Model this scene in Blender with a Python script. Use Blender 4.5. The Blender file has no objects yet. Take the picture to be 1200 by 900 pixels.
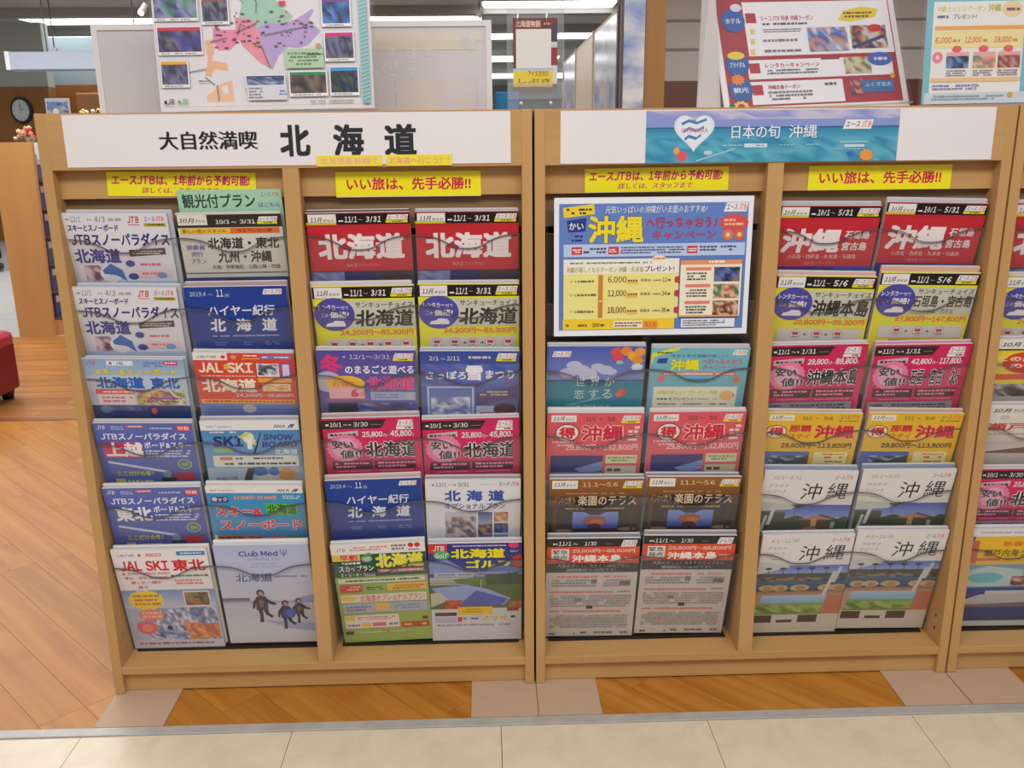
import bpy, bmesh, math, random
from mathutils import Vector, Matrix, Euler
from functools import lru_cache

S = bpy.context.scene
COL = S.collection

# ---------------------------------------------------------------- camera
cd = bpy.data.cameras.new('camera')
cam = bpy.data.objects.new('camera', cd); COL.objects.link(cam)
cd.sensor_fit = 'HORIZONTAL'; cd.sensor_width = 36.0
cd.lens = 1055.668 * 36.0 / 1200.0
cd.clip_start = 0.05; cd.clip_end = 100
a = Vector((0.99950891, -0.02977132, -0.00977739)).normalized()
b = Vector((0.01719144, 0.26010398, 0.96542756)).normalized()
c = Vector((0.02619892, 0.96512154, -0.26048806)).normalized()
m = Matrix((a, b, -c)).transposed().to_4x4()
m.translation = Vector((0.8268883, -1.75104282, 1.16312802))
cam.matrix_world = m
S.camera = cam

# ---------------------------------------------------------------- light
S.view_settings.view_transform = 'Standard'
S.view_settings.look = 'None'
S.view_settings.exposure = 0.0
S.view_settings.gamma = 1.0
S.view_settings.use_curve_mapping = False
w = bpy.data.worlds.new('shop_air'); S.world = w; w.use_nodes = True
w.node_tree.nodes['Background'].inputs[0].default_value = (0.98, 0.98, 1.0, 1)
w.node_tree.nodes['Background'].inputs[1].default_value = 0.47


def area(name, loc, size, energy, color=(1, .96, .9), rot=(0, 0, 0), sy=None):
    l = bpy.data.lights.new(name, 'AREA'); l.energy = energy; l.color = color
    l.shape = 'RECTANGLE'; l.size = size; l.size_y = sy or size
    o = bpy.data.objects.new(name, l); COL.objects.link(o)
    o.location = loc; o.rotation_euler = rot
    return o


area('aisle_ceiling_light', (0.9, -1.9, 2.7), 3.4, 64, (1, .985, .96), (math.radians(14), 0, 0), 0.7)
area('aisle_ceiling_light', (-1.3, 0.9, 2.7), 1.6, 15, (1, .96, .9), (0, 0, 0), 1.2)
area('shop_ceiling_light', (-1.8, 3.4, 2.7), 2.4, 85, (1, .98, .95), (0, 0, 0), 1.4)
area('shop_ceiling_light', (-3.8, 6.0, 2.7), 3.5, 110, (1, .98, .95), (0, 0, 0), 2)
area('shop_ceiling_light', (3.2, 3.6, 2.7), 2.4, 110, (1, .98, .95), (0, 0, 0), 1.4)

# ---------------------------------------------------------------- helpers
def srgb(*c8):
    if len(c8) == 1: c8 = c8[0]
    r = []
    for v in c8[:3]:
        v = v / 255.0
        r.append(v / 12.92 if v <= 0.04045 else ((v + 0.055) / 1.055) ** 2.4)
    return (r[0], r[1], r[2], 1.0)


MATS = {}


def mat(name, col, rough=.5, spec=.4, metal=0.0, emit=None, es=0.0, vary=0.0, bump=0.0, bscale=40):
    if name in MATS: return MATS[name]
    M = bpy.data.materials.new(name); M.use_nodes = True
    nt = M.node_tree; p = nt.nodes['Principled BSDF']
    p.inputs['Base Color'].default_value = srgb(col)
    p.inputs['Roughness'].default_value = rough
    p.inputs['Specular IOR Level'].default_value = spec
    p.inputs['Metallic'].default_value = metal
    if emit:
        p.inputs['Emission Color'].default_value = srgb(emit); p.inputs['Emission Strength'].default_value = es
    if vary or bump:
        tc = nt.nodes.new('ShaderNodeTexCoord'); n = nt.nodes.new('ShaderNodeTexNoise')
        n.inputs['Scale'].default_value = bscale; n.inputs['Detail'].default_value = 4
        nt.links.new(tc.outputs['Object'], n.inputs['Vector'])
        if vary:
            mx = nt.nodes.new('ShaderNodeMix'); mx.data_type = 'RGBA'; mx.blend_type = 'MULTIPLY'
            mx.inputs[0].default_value = 1.0
            rp = nt.nodes.new('ShaderNodeMapRange'); rp.inputs['To Min'].default_value = 1 - vary; rp.inputs['To Max'].default_value = 1 + vary * .4
            nt.links.new(n.outputs['Fac'], rp.inputs['Value'])
            mx.inputs[6].default_value = srgb(col)
            nt.links.new(rp.outputs[0], mx.inputs[7]); nt.links.new(mx.outputs[2], p.inputs['Base Color'])
        if bump:
            bp = nt.nodes.new('ShaderNodeBump'); bp.inputs['Strength'].default_value = bump; bp.inputs['Distance'].default_value = .002
            nt.links.new(n.outputs['Fac'], bp.inputs['Height']); nt.links.new(bp.outputs[0], p.inputs['Normal'])
    MATS[name] = M
    return M


def wood_mat(name, c1, c2, scale=(3, 60, 60), rough=.45, rand=0.0, spec=.35, grain_axis=None, knots=0.0):
    """streaky wood: stretched noise, random tint per object"""
    M = bpy.data.materials.new(name); M.use_nodes = True
    nt = M.node_tree; N = nt.nodes; L = nt.links; p = N['Principled BSDF']
    tc = N.new('ShaderNodeTexCoord'); mp = N.new('ShaderNodeMapping'); mp.inputs['Scale'].default_value = scale
    if grain_axis: mp.inputs['Rotation'].default_value = grain_axis
    L.new(tc.outputs['Object'], mp.inputs['Vector'])
    oi = N.new('ShaderNodeObjectInfo')
    ad = N.new('ShaderNodeVectorMath'); ad.operation = 'ADD'
    ml = N.new('ShaderNodeMath'); ml.operation = 'MULTIPLY'; ml.inputs[1].default_value = 37.0
    L.new(oi.outputs['Random'], ml.inputs[0]); L.new(mp.outputs[0], ad.inputs[0]); L.new(ml.outputs[0], ad.inputs[1])
    n = N.new('ShaderNodeTexNoise'); n.inputs['Scale'].default_value = 1.0; n.inputs['Detail'].default_value = 5; n.inputs['Roughness'].default_value = .6
    L.new(ad.outputs[0], n.inputs['Vector'])
    r = N.new('ShaderNodeValToRGB'); r.color_ramp.elements[0].position = .3; r.color_ramp.elements[1].position = .7
    r.color_ramp.elements[0].color = srgb(c1); r.color_ramp.elements[1].color = srgb(c2)
    L.new(n.outputs['Fac'], r.inputs[0])
    out = r.outputs[0]
    if knots:
        n2 = N.new('ShaderNodeTexNoise'); n2.inputs['Scale'].default_value = 7.0; n2.inputs['Detail'].default_value = 1
        ad2 = N.new('ShaderNodeVectorMath'); ad2.operation = 'ADD'
        L.new(tc.outputs['Object'], ad2.inputs[0]); L.new(ml.outputs[0], ad2.inputs[1]); L.new(ad2.outputs[0], n2.inputs['Vector'])
        r2 = N.new('ShaderNodeValToRGB'); r2.color_ramp.elements[0].position = .2; r2.color_ramp.elements[1].position = .36
        r2.color_ramp.elements[0].color = (1 - knots, (1 - knots) * .85, (1 - knots) * .7, 1); r2.color_ramp.elements[1].color = (1, 1, 1, 1)
        L.new(n2.outputs['Fac'], r2.inputs[0])
        mk = N.new('ShaderNodeMix'); mk.data_type = 'RGBA'; mk.blend_type = 'MULTIPLY'; mk.inputs[0].default_value = 1
        L.new(out, mk.inputs[6]); L.new(r2.outputs[0], mk.inputs[7]); out = mk.outputs[2]
    if rand:
        mr = N.new('ShaderNodeMapRange'); mr.inputs['To Min'].default_value = 1 - rand; mr.inputs['To Max'].default_value = 1 + rand * .5
        L.new(oi.outputs['Random'], mr.inputs['Value'])
        mx = N.new('ShaderNodeMix'); mx.data_type = 'RGBA'; mx.blend_type = 'MULTIPLY'; mx.inputs[0].default_value = 1
        L.new(out, mx.inputs[6]); L.new(mr.outputs[0], mx.inputs[7]); out = mx.outputs[2]
    L.new(out, p.inputs['Base Color'])
    p.inputs['Roughness'].default_value = rough; p.inputs['Specular IOR Level'].default_value = spec
    MATS[name] = M
    return M


WOOD = wood_mat('light_wood_veneer', (188, 145, 90), (199, 156, 100), (6, 6, 1.2), .5)
WOODH = wood_mat('light_wood_horizontal', (186, 143, 88), (199, 156, 100), (1.2, 6, 30), .5)
PANELW = wood_mat('far_rack_wood', (186, 136, 82), (196, 148, 92), (6, 6, 1.0), .5)
PLANK = wood_mat('orange_parquet', (164, 99, 34), (194, 133, 56), (1.6, 26, 3), .36, .07, .18, knots=.22)
PLANKB = wood_mat('back_parquet', (150, 96, 48), (180, 124, 66), (2, 26, 3), .3, .14, .5)
WALLW = wood_mat('dark_wall_wood', (132, 88, 46), (146, 100, 54), (3, 3, .6), .5)
POSTW = wood_mat('post_wood', (176, 130, 76), (188, 142, 88), (12, 12, 1), .5)
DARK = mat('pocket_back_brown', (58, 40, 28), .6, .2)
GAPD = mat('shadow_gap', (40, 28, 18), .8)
PAPER = mat('white_paper', (232, 226, 226), .6, .2, vary=.03, bscale=5)
PAGES = mat('page_edges', (206, 200, 196), .7, .1, vary=.15, bscale=180)
SPINE = mat('spare_cover', (190, 178, 176), .5)
TILEB = mat('beige_plate', (190, 161, 134), .55, .2, vary=.06, bscale=14)
STEEL = mat('worn_threshold', (186, 182, 174), .45, .4, .15, vary=.3, bscale=28)
INK_D = None


def ink_mat():
    M = bpy.data.materials.new('cover_ink'); M.use_nodes = True
    nt = M.node_tree; p = nt.nodes['Principled BSDF']
    at = nt.nodes.new('ShaderNodeAttribute'); at.attribute_name = 'Col'
    nt.links.new(at.outputs['Color'], p.inputs['Base Color'])
    p.inputs['Roughness'].default_value = .38; p.inputs['Specular IOR Level'].default_value = .4
    return M


INK = ink_mat()


def marble_mat():
    M = bpy.data.materials.new('cream_marble'); M.use_nodes = True
    nt = M.node_tree; N = nt.nodes; L = nt.links; p = N['Principled BSDF']
    tc = N.new('ShaderNodeTexCoord')
    n = N.new('ShaderNodeTexNoise'); n.inputs['Scale'].default_value = 11; n.inputs['Detail'].default_value = 7; n.inputs['Roughness'].default_value = .6; n.inputs['Distortion'].default_value = .7
    L.new(tc.outputs['Object'], n.inputs['Vector'])
    r = N.new('ShaderNodeValToRGB')
    e = r.color_ramp.elements
    e[0].position = .32; e[0].color = srgb(210, 192, 164); e[1].position = .62; e[1].color = srgb(222, 206, 180)
    x = r.color_ramp.elements.new(.47); x.color = srgb(217, 200, 173)
    L.new(n.outputs['Fac'], r.inputs[0]); L.new(r.outputs[0], p.inputs['Base Color'])
    p.inputs['Roughness'].default_value = .35
    return M


MARBLE = marble_mat()


def acrylic(name, tint=.93, gloss=.06, haze=.05, rough=.12, hz=(235, 235, 240)):
    M = bpy.data.materials.new(name); M.use_nodes = True
    nt = M.node_tree; N = nt.nodes; L = nt.links
    N.remove(N['Principled BSDF'])
    out = N['Material Output']
    t = N.new('ShaderNodeBsdfTransparent'); t.inputs[0].default_value = (tint, tint, tint, 1)
    g = N.new('ShaderNodeBsdfGlossy'); g.inputs['Roughness'].default_value = rough
    d = N.new('ShaderNodeBsdfDiffuse'); d.inputs[0].default_value = srgb(hz)
    m1 = N.new('ShaderNodeMixShader'); m1.inputs[0].default_value = haze
    m2 = N.new('ShaderNodeMixShader'); m2.inputs[0].default_value = gloss
    L.new(t.outputs[0], m1.inputs[1]); L.new(d.outputs[0], m1.inputs[2])
    L.new(m1.outputs[0], m2.inputs[1]); L.new(g.outputs[0], m2.inputs[2])
    L.new(m2.outputs[0], out.inputs[0])
    return M


ACR = acrylic('clear_acrylic', .975, .022, .022)
ACR_EDGE = mat('acrylic_edge', (92, 84, 88), .3)
ACR_CLEAR = acrylic('clear_sleeve', .985, .022, .012, .1)
HOLD = acrylic('clear_holder', .96, .07, .09, .1, (220, 228, 236))
FROST = acrylic('milky_acrylic', .9, .04, .3, .2)

ORIG = {}


def tag(o, label=None, cat=None, group=None, kind=None):
    if label: o['label'] = label
    if cat: o['category'] = cat
    if group: o['group'] = group
    if kind: o['kind'] = kind
    return o


def empty(name, loc, label=None, cat=None, group=None):
    o = bpy.data.objects.new(name, None); COL.objects.link(o); o.location = loc
    o.empty_display_size = .05
    ORIG[o] = Vector(loc)
    return tag(o, label, cat, group)


def link(name, me, mt, parent=None, loc=None):
    if mt is not None and not me.materials: me.materials.append(mt)
    o = bpy.data.objects.new(name, me); COL.objects.link(o)
    if parent is not None: o.parent = parent
    if loc is not None: o.location = loc
    return o


def bm_obj(name, bm, mt, parent=None, loc=(0, 0, 0), smooth=False):
    """bm in world coordinates; object origin moved to loc (world)"""
    base = Vector(loc)
    for v in bm.verts: v.co -= base
    me = bpy.data.meshes.new(name)
    bmesh.ops.recalc_face_normals(bm, faces=bm.faces)
    bm.to_mesh(me); bm.free()
    if smooth:
        for p in me.polygons: p.use_smooth = True
    o = link(name, me, mt, parent)
    po = ORIG.get(parent, Vector((0, 0, 0))) if parent is not None else Vector((0, 0, 0))
    o.location = base - po
    ORIG[o] = base
    return o


def add_box(bm, x0, x1, y0, y1, z0, z1, bev=0.0):
    r = bmesh.ops.create_cube(bm, size=1)
    vs = r['verts']
    for v in vs:
        v.co = Vector((x0 + (v.co.x + .5) * (x1 - x0), y0 + (v.co.y + .5) * (y1 - y0), z0 + (v.co.z + .5) * (z1 - z0)))
    if bev:
        es = set()
        for v in vs: es.update(v.link_edges)
        bmesh.ops.bevel(bm, geom=list(es), offset=bev, segments=2, affect='EDGES', profile=.5)


def box(name, x0, x1, y0, y1, z0, z1, mt, parent=None, bev=0.0):
    bm = bmesh.new(); add_box(bm, x0, x1, y0, y1, z0, z1, bev)
    return bm_obj(name, bm, mt, parent, ((x0 + x1) / 2, (y0 + y1) / 2, z0))


def prism(name, pts, vec, mt, parent=None, loc=None):
    """polygon pts (3-D) extruded by vec"""
    bm = bmesh.new(); vec = Vector(vec)
    A = [bm.verts.new(p) for p in pts]; B = [bm.verts.new(Vector(p) + vec) for p in pts]
    bm.faces.new(A); bm.faces.new(list(reversed(B)))
    n = len(pts)
    for i in range(n): bm.faces.new((A[i], A[(i + 1) % n], B[(i + 1) % n], B[i]))
    l = loc or (sum((Vector(p) for p in pts), Vector()) / n)
    return bm_obj(name, bm, mt, parent, l)


# ---------------------------------------------------------------- printed artwork
_T = {}


def glyphs(s, off, shear=0.0, res=2):
    k = (s, off, shear, res)
    if k in _T: return _T[k]
    if len(s) > 1 and any(ch.isascii() and ch.isalnum() for ch in s):
        # wide letters that sit on the base line, closed up again
        V = []; F = []; x = 0.0
        for ch in s:
            if ch == ' ': x += .3; continue
            wide = ch.isascii() and ch.isalnum()
            v, f = glyphs(chr(ord(ch) + 0xFEE0) if wide else ch, off, shear, res)
            if not v: continue
            a0 = min(q[0] for q in v); a1 = max(q[0] for q in v)
            if wide: dx = x - a0 + .05; adv = a1 - a0 + .1
            elif ch.isascii(): dx = x - a0 + .05; adv = a1 - a0 + .1
            else: dx = x; adv = 1.0
            i = len(V); V += [(q[0] + dx, q[1]) for q in v]; F += [tuple(i + q for q in g) for g in f]; x += adv
        _T[k] = (V, F); return _T[k]
    cu = bpy.data.curves.new('t', 'FONT'); cu.body = s; cu.resolution_u = res; cu.offset = off; cu.shear = shear
    o = bpy.data.objects.new('t', cu)
    me = o.to_mesh()
    V = [(v.co.x, v.co.y) for v in me.vertices]; F = [tuple(p.vertices) for p in me.polygons]
    # keep faces pointing the same way
    o.to_mesh_clear(); bpy.data.objects.remove(o); bpy.data.curves.remove(cu)
    _T[k] = (V, F)
    return _T[k]


W_ = (238, 234, 232)
K_ = (28, 24, 26)


class Art:
    """flat print; x to the right, y DOWN, in its own units"""
    def __init__(s, vs=1.0):
        s.V = []; s.F = []; s.C = []; s.n = 0; s.vs = vs

    def z(s):
        s.n += 1; return s.n

    def poly(s, pts, col, cols=None, lay=None):
        z = lay or s.z(); i = len(s.V)
        for x, y in pts: s.V.append((x, y * s.vs, z))
        s.F.append(tuple(range(i, i + len(pts))))
        s.C.append([srgb(q) for q in cols] if cols else [srgb(col)] * len(pts))

    def R(s, x0, y0, x1, y1, col, lay=None): s.poly([(x0, y0), (x1, y0), (x1, y1), (x0, y1)], col, lay=lay)

    def G(s, x0, y0, x1, y1, ct, cb): s.poly([(x0, y0), (x1, y0), (x1, y1), (x0, y1)], None, [ct, ct, cb, cb])

    def E(s, cx, cy, rx, ry, col, n=20, lay=None, jag=0.0):
        pts = []
        for i in range(n):
            k = 1 - (jag if i % 2 else 0)
            t = 2 * math.pi * i / n
            pts.append((cx + rx * k * math.cos(t), cy + ry * k * math.sin(t)))
        s.poly(pts, col, lay=lay)

    def T(s, t, x0, y0, x1, y1, col, b=.02, sh=0.0, ol=None, ow=.05, res=2, lay=None, skew=0.0):
        V, F = glyphs(t, 0.0, sh, res)
        if not V: return
        b = max(b, 0.0)
        if b >= .03: b *= .72; ow *= .8
        X0 = min(v[0] for v in V) - b; X1 = max(v[0] for v in V) + b; Y0 = min(v[1] for v in V) - b; Y1 = max(v[1] for v in V) + b
        sx = (x1 - x0) / (X1 - X0); sy = (y1 - y0) / max(Y1 - Y0, 1e-6)

        def put(V, F, col, offs):
            z = s.z(); cc = srgb(col)
            for n_, (ox, oy) in enumerate(offs):
                i = len(s.V)
                for v in V:
                    xx = (v[0] + ox - X0) * sx
                    s.V.append((x0 + xx, (y1 - (v[1] + oy - Y0) * sy + skew * xx) * s.vs, z + n_ * .02))
                for f in F:
                    s.F.append(tuple(i + q for q in f)); s.C.append([cc] * len(f))
        if ol:
            r = b + ow
            put(*glyphs(t, 0.0, sh, 1), ol, [(r * math.cos(k * math.pi / 4), r * math.sin(k * math.pi / 4)) for k in range(8)])
        small = (y1 - y0) < .06
        if b < .008: offs = [(0, 0)]
        elif small: offs = [(-b, b * .3), (b, -b * .3)]
        elif b < .02: offs = [(-b, b), (b, b), (-b, -b), (b, -b)]
        else: offs = [(i_ * b, j_ * b) for i_ in (-1, 0, 1) for j_ in (-1, 0, 1)]
        put(V, F, col, offs)

    def L(s, x0, y0, x1, y1, col, rows, seed=1, cw=None, fill=.62):
        """rows of small unreadable print"""
        rnd = random.Random(seed * 7 + int(x0 * 100)); z = s.z(); h = (y1 - y0) / rows
        cc = cw or max(h * 1.1, .012)
        for r in range(rows):
            x = x0 + rnd.random() * cc * .4; y = y0 + r * h
            end = x1 - (rnd.random() * .2 * (x1 - x0) if r == rows - 1 and rows > 1 else 0)
            while x < end - cc * .4:
                wv = cc * rnd.choice((.5, .75, .9, 1.6))
                if rnd.random() < .9:
                    q = rnd.random() * .2
                    s.R(x, y + h * (.15 + q * .5), min(x + wv, x1), y + h * (.15 + fill), col, lay=z)
                x += wv + cc * .22

    def N(s, x0, y0, x1, y1, cols, nx, ny, seed=1, jit=.9):
        """a little picture made of irregular patches of colour"""
        rnd = random.Random(seed); z = s.z(); dx = (x1 - x0) / nx; dy = (y1 - y0) / ny
        P = {}
        for i in range(nx + 1):
            for j in range(ny + 1):
                jx = 0 if i in (0, nx) else (rnd.random() - .5) * dx * jit
                jy = 0 if j in (0, ny) else (rnd.random() - .5) * dy * jit
                P[i, j] = (x0 + i * dx + jx, y0 + j * dy + jy, rnd.choice(cols))
        for i in range(nx):
            for j in range(ny):
                q = [P[i, j], P[i + 1, j], P[i + 1, j + 1], P[i, j + 1]]
                s.poly([k[:2] for k in q], None, [k[2] for k in q], lay=z)

    def mesh(s, name, W, H=None, flip=False, clip=None):
        """W: metres per unit. Lies on the plane y=0 facing -y, top centre at the origin, x in 0..1 -> centred"""
        me = bpy.data.meshes.new(name)
        me.from_pydata([((x - .5) * W, -z * 0.000035, -y * W) for x, y, z in s.V], [], s.F)
        at = me.color_attributes.new('Col', 'FLOAT_COLOR', 'CORNER')
        flat = []
        for f in s.C:
            for q in f: flat.extend(q)
        at.data.foreach_set('color', flat)
        # all faces toward -y
        bm = bmesh.new(); bm.from_mesh(me)
        for f in bm.faces:
            if f.normal.y > 0: f.normal_flip()
        bm.to_mesh(me); bm.free()
        me.materials.append(INK)
        return me


RED = (200, 44, 58); PINK = (214, 36, 98); YEL = (240, 226, 30); NAVY = (52, 52, 128)


def logo(A, x0, y0, x1, y1, bg=W_, jc=(214, 50, 60), ec=(60, 60, 130), strip=None):
    h = y1 - y0; s = h * .35
    A.poly([(x0 + s, y0), (x1 + s * .3, y0), (x1 - s * .3, y1), (x0, y1)], bg)
    A.T('エース', x0 + s * .9, y0 + h * .2, x0 + (x1 - x0) * .58, y0 + h * .82, ec, .02, .25, res=1)
    A.T('JTB', x0 + (x1 - x0) * .62, y0 + h * .15, x1 - s * .3, y0 + h * .85, jc, .02, .25, res=1)
    if strip:
        A.R(x0 - s * .2, y1 + h * .08, x1 - s * .2, y1 + h * .55, strip)
        A.L(x0 + .03, y1 + h * .12, x1 - .05, y1 + h * .5, (90, 90, 40), 1, 3)


def band(A, mon, d1, d2, y0=.01, y1=.125, bc=K_, tc=W_, strip=YEL, mbg=W_):
    A.R(0, y0, 1, y1, bc)
    A.R(.02, y0 + .005, .29, y1 - .005, mbg)
    A.T(mon, .04, y0 + .035, .155, y1 - .025, K_, .02, .25, res=1)
    A.T('からの', .165, y0 + .055, .27, y1 - .028, K_, .03, .2, res=1)
    A.T(d1, .37, y0 + .03, .49, y1 - .022, tc, .02, .15, res=1)
    A.T('〜', .505, y0 + .06, .545, y1 - .045, tc, .01, res=1)
    A.T(d2, .575, y0 + .03, .72, y1 - .022, tc, .02, .15, res=1)
    A.L(.31, y0 + .065, .36, y1 - .025, tc, 1, 2); A.L(.725, y0 + .065, .755, y1 - .025, tc, 1, 4)
    logo(A, .77, y0 + .015, .98, y0 + .07, strip=strip)


def c_snow(A):
    A.R(0, 0, 1, 1.4, (226, 226, 232))
    A.L(.03, .05, .07, .08, (150, 150, 150), 1); A.T('12/1', .08, .03, .18, .09, (130, 130, 128), .01, .1)
    A.L(.24, .05, .3, .08, (160, 160, 160), 1); A.T('4/3', .31, .03, .41, .09, (130, 130, 128), .01, .1); A.L(.43, .04, .56, .09, (170, 170, 168), 1)
    A.T('JTB', .62, .03, .73, .1, (214, 40, 60), .04, .25); A.R(.62, .115, .73, .123, (214, 80, 90))
    A.T('エース', .78, .035, .88, .08, (90, 100, 150), .02, .2, res=1); A.T('JTB', .885, .03, .97, .08, (220, 90, 70), .02, .2, res=1)
    A.R(.77, .1, .98, .135, (186, 176, 40)); A.L(.79, .105, .97, .13, (70, 60, 20), 1)
    A.T('スキーとスノーボード', .04, .115, .52, .185, NAVY, .035, .1)
    A.T('JTBスノーパラダイス', .05, .205, .985, .34, (50, 44, 122), .03, .05)
    A.T('北海道', .05, .37, .49, .525, (62, 66, 150), .045)
    A.poly([(.58, .385), (.93, .36), (.93, .43), (.58, .455)], (84, 66, 62)); A.L(.6, .385, .91, .435, (200, 190, 180), 2, 5)
    A.L(.66, .52, .86, .56, (230, 110, 130), 1); A.R(.6, .6, .95, .68, (240, 210, 208)); A.L(.66, .62, .9, .66, (230, 130, 140), 1)
    A.E(.57, .53, .045, .035, (70, 70, 160)); A.E(.58, .67, .05, .035, (60, 60, 160)); A.E(.86, .66, .05, .03, (110, 160, 220))
    A.G(0, .72, 1, 1.4, (190, 200, 220), (130, 160, 200))
    A.N(.12, .55, .28, .72, [(200, 170, 190), (160, 120, 150), (226, 200, 206), (120, 60, 90)], 5, 4, 2)
    A.E(.37, .64, .11, .09, (238, 238, 244)); A.poly([(.29, .6), (.38, .53), (.48, .6), (.51, .72), (.42, .66), (.3, .64)], (60, 110, 190))
    A.E(.37, .7, .06, .04, (240, 230, 230))


def c_ski_yellow(A):
    A.G(0, 0, 1, .3, (140, 170, 210), (170, 200, 225)); A.R(0, .2, 1, 1.4, (190, 206, 222))
    A.T('JTB', .04, .03, .13, .075, (210, 40, 80), .03, .2); A.R(.24, .02, .5, .08, (226, 232, 240)); A.E(.28, .05, .014, .018, (210, 50, 60)); A.T('JAL', .33, .03, .41, .07, K_, .03, .2)
    A.L(.6, .03, .78, .1, (100, 130, 180), 2, 3); A.R(.8, .02, .94, .07, (214, 50, 90)); A.L(.81, .03, .93, .06, W_, 1)
    A.T('スキー&スノーボード', .09, .115, .93, .195, (240, 222, 40), .03, .1, ol=(120, 110, 50), ow=.03)
    A.T('北海道', .1, .215, .58, .36, (44, 100, 190), .06, ol=(210, 225, 240), ow=.03)
    A.T('東北', .64, .22, .93, .36, (44, 100, 190), .06, ol=(210, 225, 240), ow=.03)
    A.R(.08, .37, .46, .43, (230, 60, 90)); A.L(.1, .385, .45, .42, (240, 220, 180), 1); A.R(.09, .43, .46, .56, (238, 214, 214)); A.L(.12, .45, .44, .54, (200, 120, 130), 2)
    A.R(.48, .38, .96, .56, (214, 190, 150)); A.N(.48, .38, .96, .56, [(200, 60, 60), (190, 190, 70), (230, 220, 190), (150, 120, 170), (80, 120, 60)], 12, 5, 5); A.L(.52, .46, .94, .54, (150, 60, 130), 2, 2)
    A.G(0, .57, 1, 1.4, (32, 52, 110), (30, 60, 130)); A.E(.15, .62, .06, .05, (90, 120, 150)); A.E(.63, .64, .03, .04, (200, 90, 50))
    A.N(.2, .58, .5, .64, [(40, 60, 120), (90, 110, 160), (60, 80, 140)], 6, 2, 6)


def c_jtb_blue(A, word, wc, box_col):
    A.G(0, 0, 1, 1.4, (92, 108, 186), (60, 76, 156))
    A.T('JTB', .04, .035, .12, .09, W_, .03, .2); A.L(.17, .04, .31, .1, (170, 180, 220), 2, 3)
    A.R(.33, .03, .5, .065, (226, 90, 80)); A.L(.35, .036, .49, .06, W_, 1)
    A.L(.56, .06, .8, .09, (200, 210, 236), 1, 4); A.R(.84, .03, .97, .11, (226, 60, 70)); A.T('特割', .85, .045, .96, .1, W_, .02, res=1)
    A.T('JTBスノーパラダイス', .06, .14, .92, .24, (236, 238, 246), .03)
    if box_col: A.R(.06, .28, .46, .5, box_col)
    A.T(word, .08, .275, .46, .49, wc, .05, ol=(60, 60, 130) if not box_col else PINK, ow=.03)
    A.T('ボード&スキー', .48, .27, .96, .365, (236, 238, 246), .03)
    A.L(.48, .385, .95, .5, (206, 212, 236), 3, 6)
    A.poly([(.08, .55), (.68, .7), (.7, .74), (.08, .58)], (206, 212, 236))
    A.E(.86, .6, .075, .075, (150, 180, 170)); A.E(.86, .6, .06, .06, (80, 110, 120)); A.T('GO!', .82, .57, .9, .63, (190, 210, 70), .03, res=1)
    A.T('ここだけの冬！', .15, .7, .52, .78, (200, 206, 70), .04, ol=(90, 100, 60), ow=.02)
    A.R(.12, .82, .22, .9, (200, 200, 60)); A.L(.24, .83, .5, .88, (190, 196, 150), 1)
    A.E(.66, .75, .045, .05, (120, 150, 170)); A.poly([(.7, .74), (.92, .72), (.96, .82), (.78, .84)], (190, 40, 50)); A.poly([(.6, .8), (.76, .8), (.72, .9), (.6, .9)], (40, 40, 60))


def c_jal_tohoku(A):
    A.R(0, 0, 1, 1.4, (236, 232, 232))
    A.T('JALPAK', .05, .055, .24, .085, (60, 60, 60), .02, .3); A.E(.29, .07, .016, .016, (210, 50, 60)); A.R(.36, .05, .52, .085, (224, 90, 80)); A.L(.37, .055, .51, .08, W_, 1)
    A.R(.68, .03, .98, .08, (60, 130, 200)); A.L(.72, .04, .96, .07, (200, 225, 240), 1)
    A.T('JAL SKI', .06, .14, .57, .27, (214, 36, 46), .045, .0); A.T('東北', .61, .13, .96, .28, (214, 36, 46), .045)
    A.T('& SNOWBOARD', .06, .285, .57, .32, (200, 60, 60), .02, .1)
    A.T('雫石・安比 岩手高原', .08, .34, .53, .38, (214, 70, 76), .015, res=1); A.T('鯵ヶ沢 八幡平', .14, .4, .46, .44, (214, 70, 76), .015, res=1); A.T('蔵王', .2, .46, .31, .5, (214, 70, 76), .015, res=1)
    A.L(.56, .32, .97, .36, (100, 130, 90), 1, 3); A.L(.6, .38, .9, .46, (224, 130, 130), 2, 9)
    A.G(0, .52, 1, .76, (120, 144, 196), (200, 206, 222)); A.G(0, .76, 1, 1.33, (180, 186, 208), (190, 196, 214))
    A.N(.2, .76, .98, 1.2, [(150, 160, 190), (205, 208, 224), (120, 132, 176), (226, 226, 236), (90, 100, 140)], 26, 12, 8)
    A.E(.25, .65, .2, .135, (236, 214, 50), 26, jag=.1); A.L(.1, .57, .4, .73, (220, 120, 60), 3, 4)
    A.E(.27, .85, .15, .08, (226, 130, 140), jag=.08, n=24); A.L(.16, .8, .38, .9, (250, 200, 120), 2, 4); A.E(.19, 1.02, .12, .1, (226, 110, 130), jag=.08, n=24); A.E(.19, 1.03, .06, .05, (240, 150, 110))
    A.R(.66, .54, .94, .74, W_); A.N(.67, .555, .93, .73, [(150, 80, 50), (200, 110, 60), (90, 60, 50), (110, 130, 90)], 7, 5, 3)
    A.poly([(.6, .95), (.98, .99), (.98, 1.18), (.64, 1.2)], (230, 140, 90)); A.N(.64, .98, .96, 1.17, [(240, 150, 90), (250, 180, 110), (200, 100, 70), (180, 120, 110)], 8, 4, 3)
    A.E(.44, 1.03, .03, .035, (50, 60, 70)); A.N(.4, 1.08, .62, 1.18, [(120, 140, 200), (90, 120, 190), (200, 206, 226)], 6, 3, 3)
    A.R(0, 1.2, 1, 1.4, (206, 208, 218)); A.L(.05, 1.22, .95, 1.27, (190, 110, 90), 1, 3)


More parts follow.
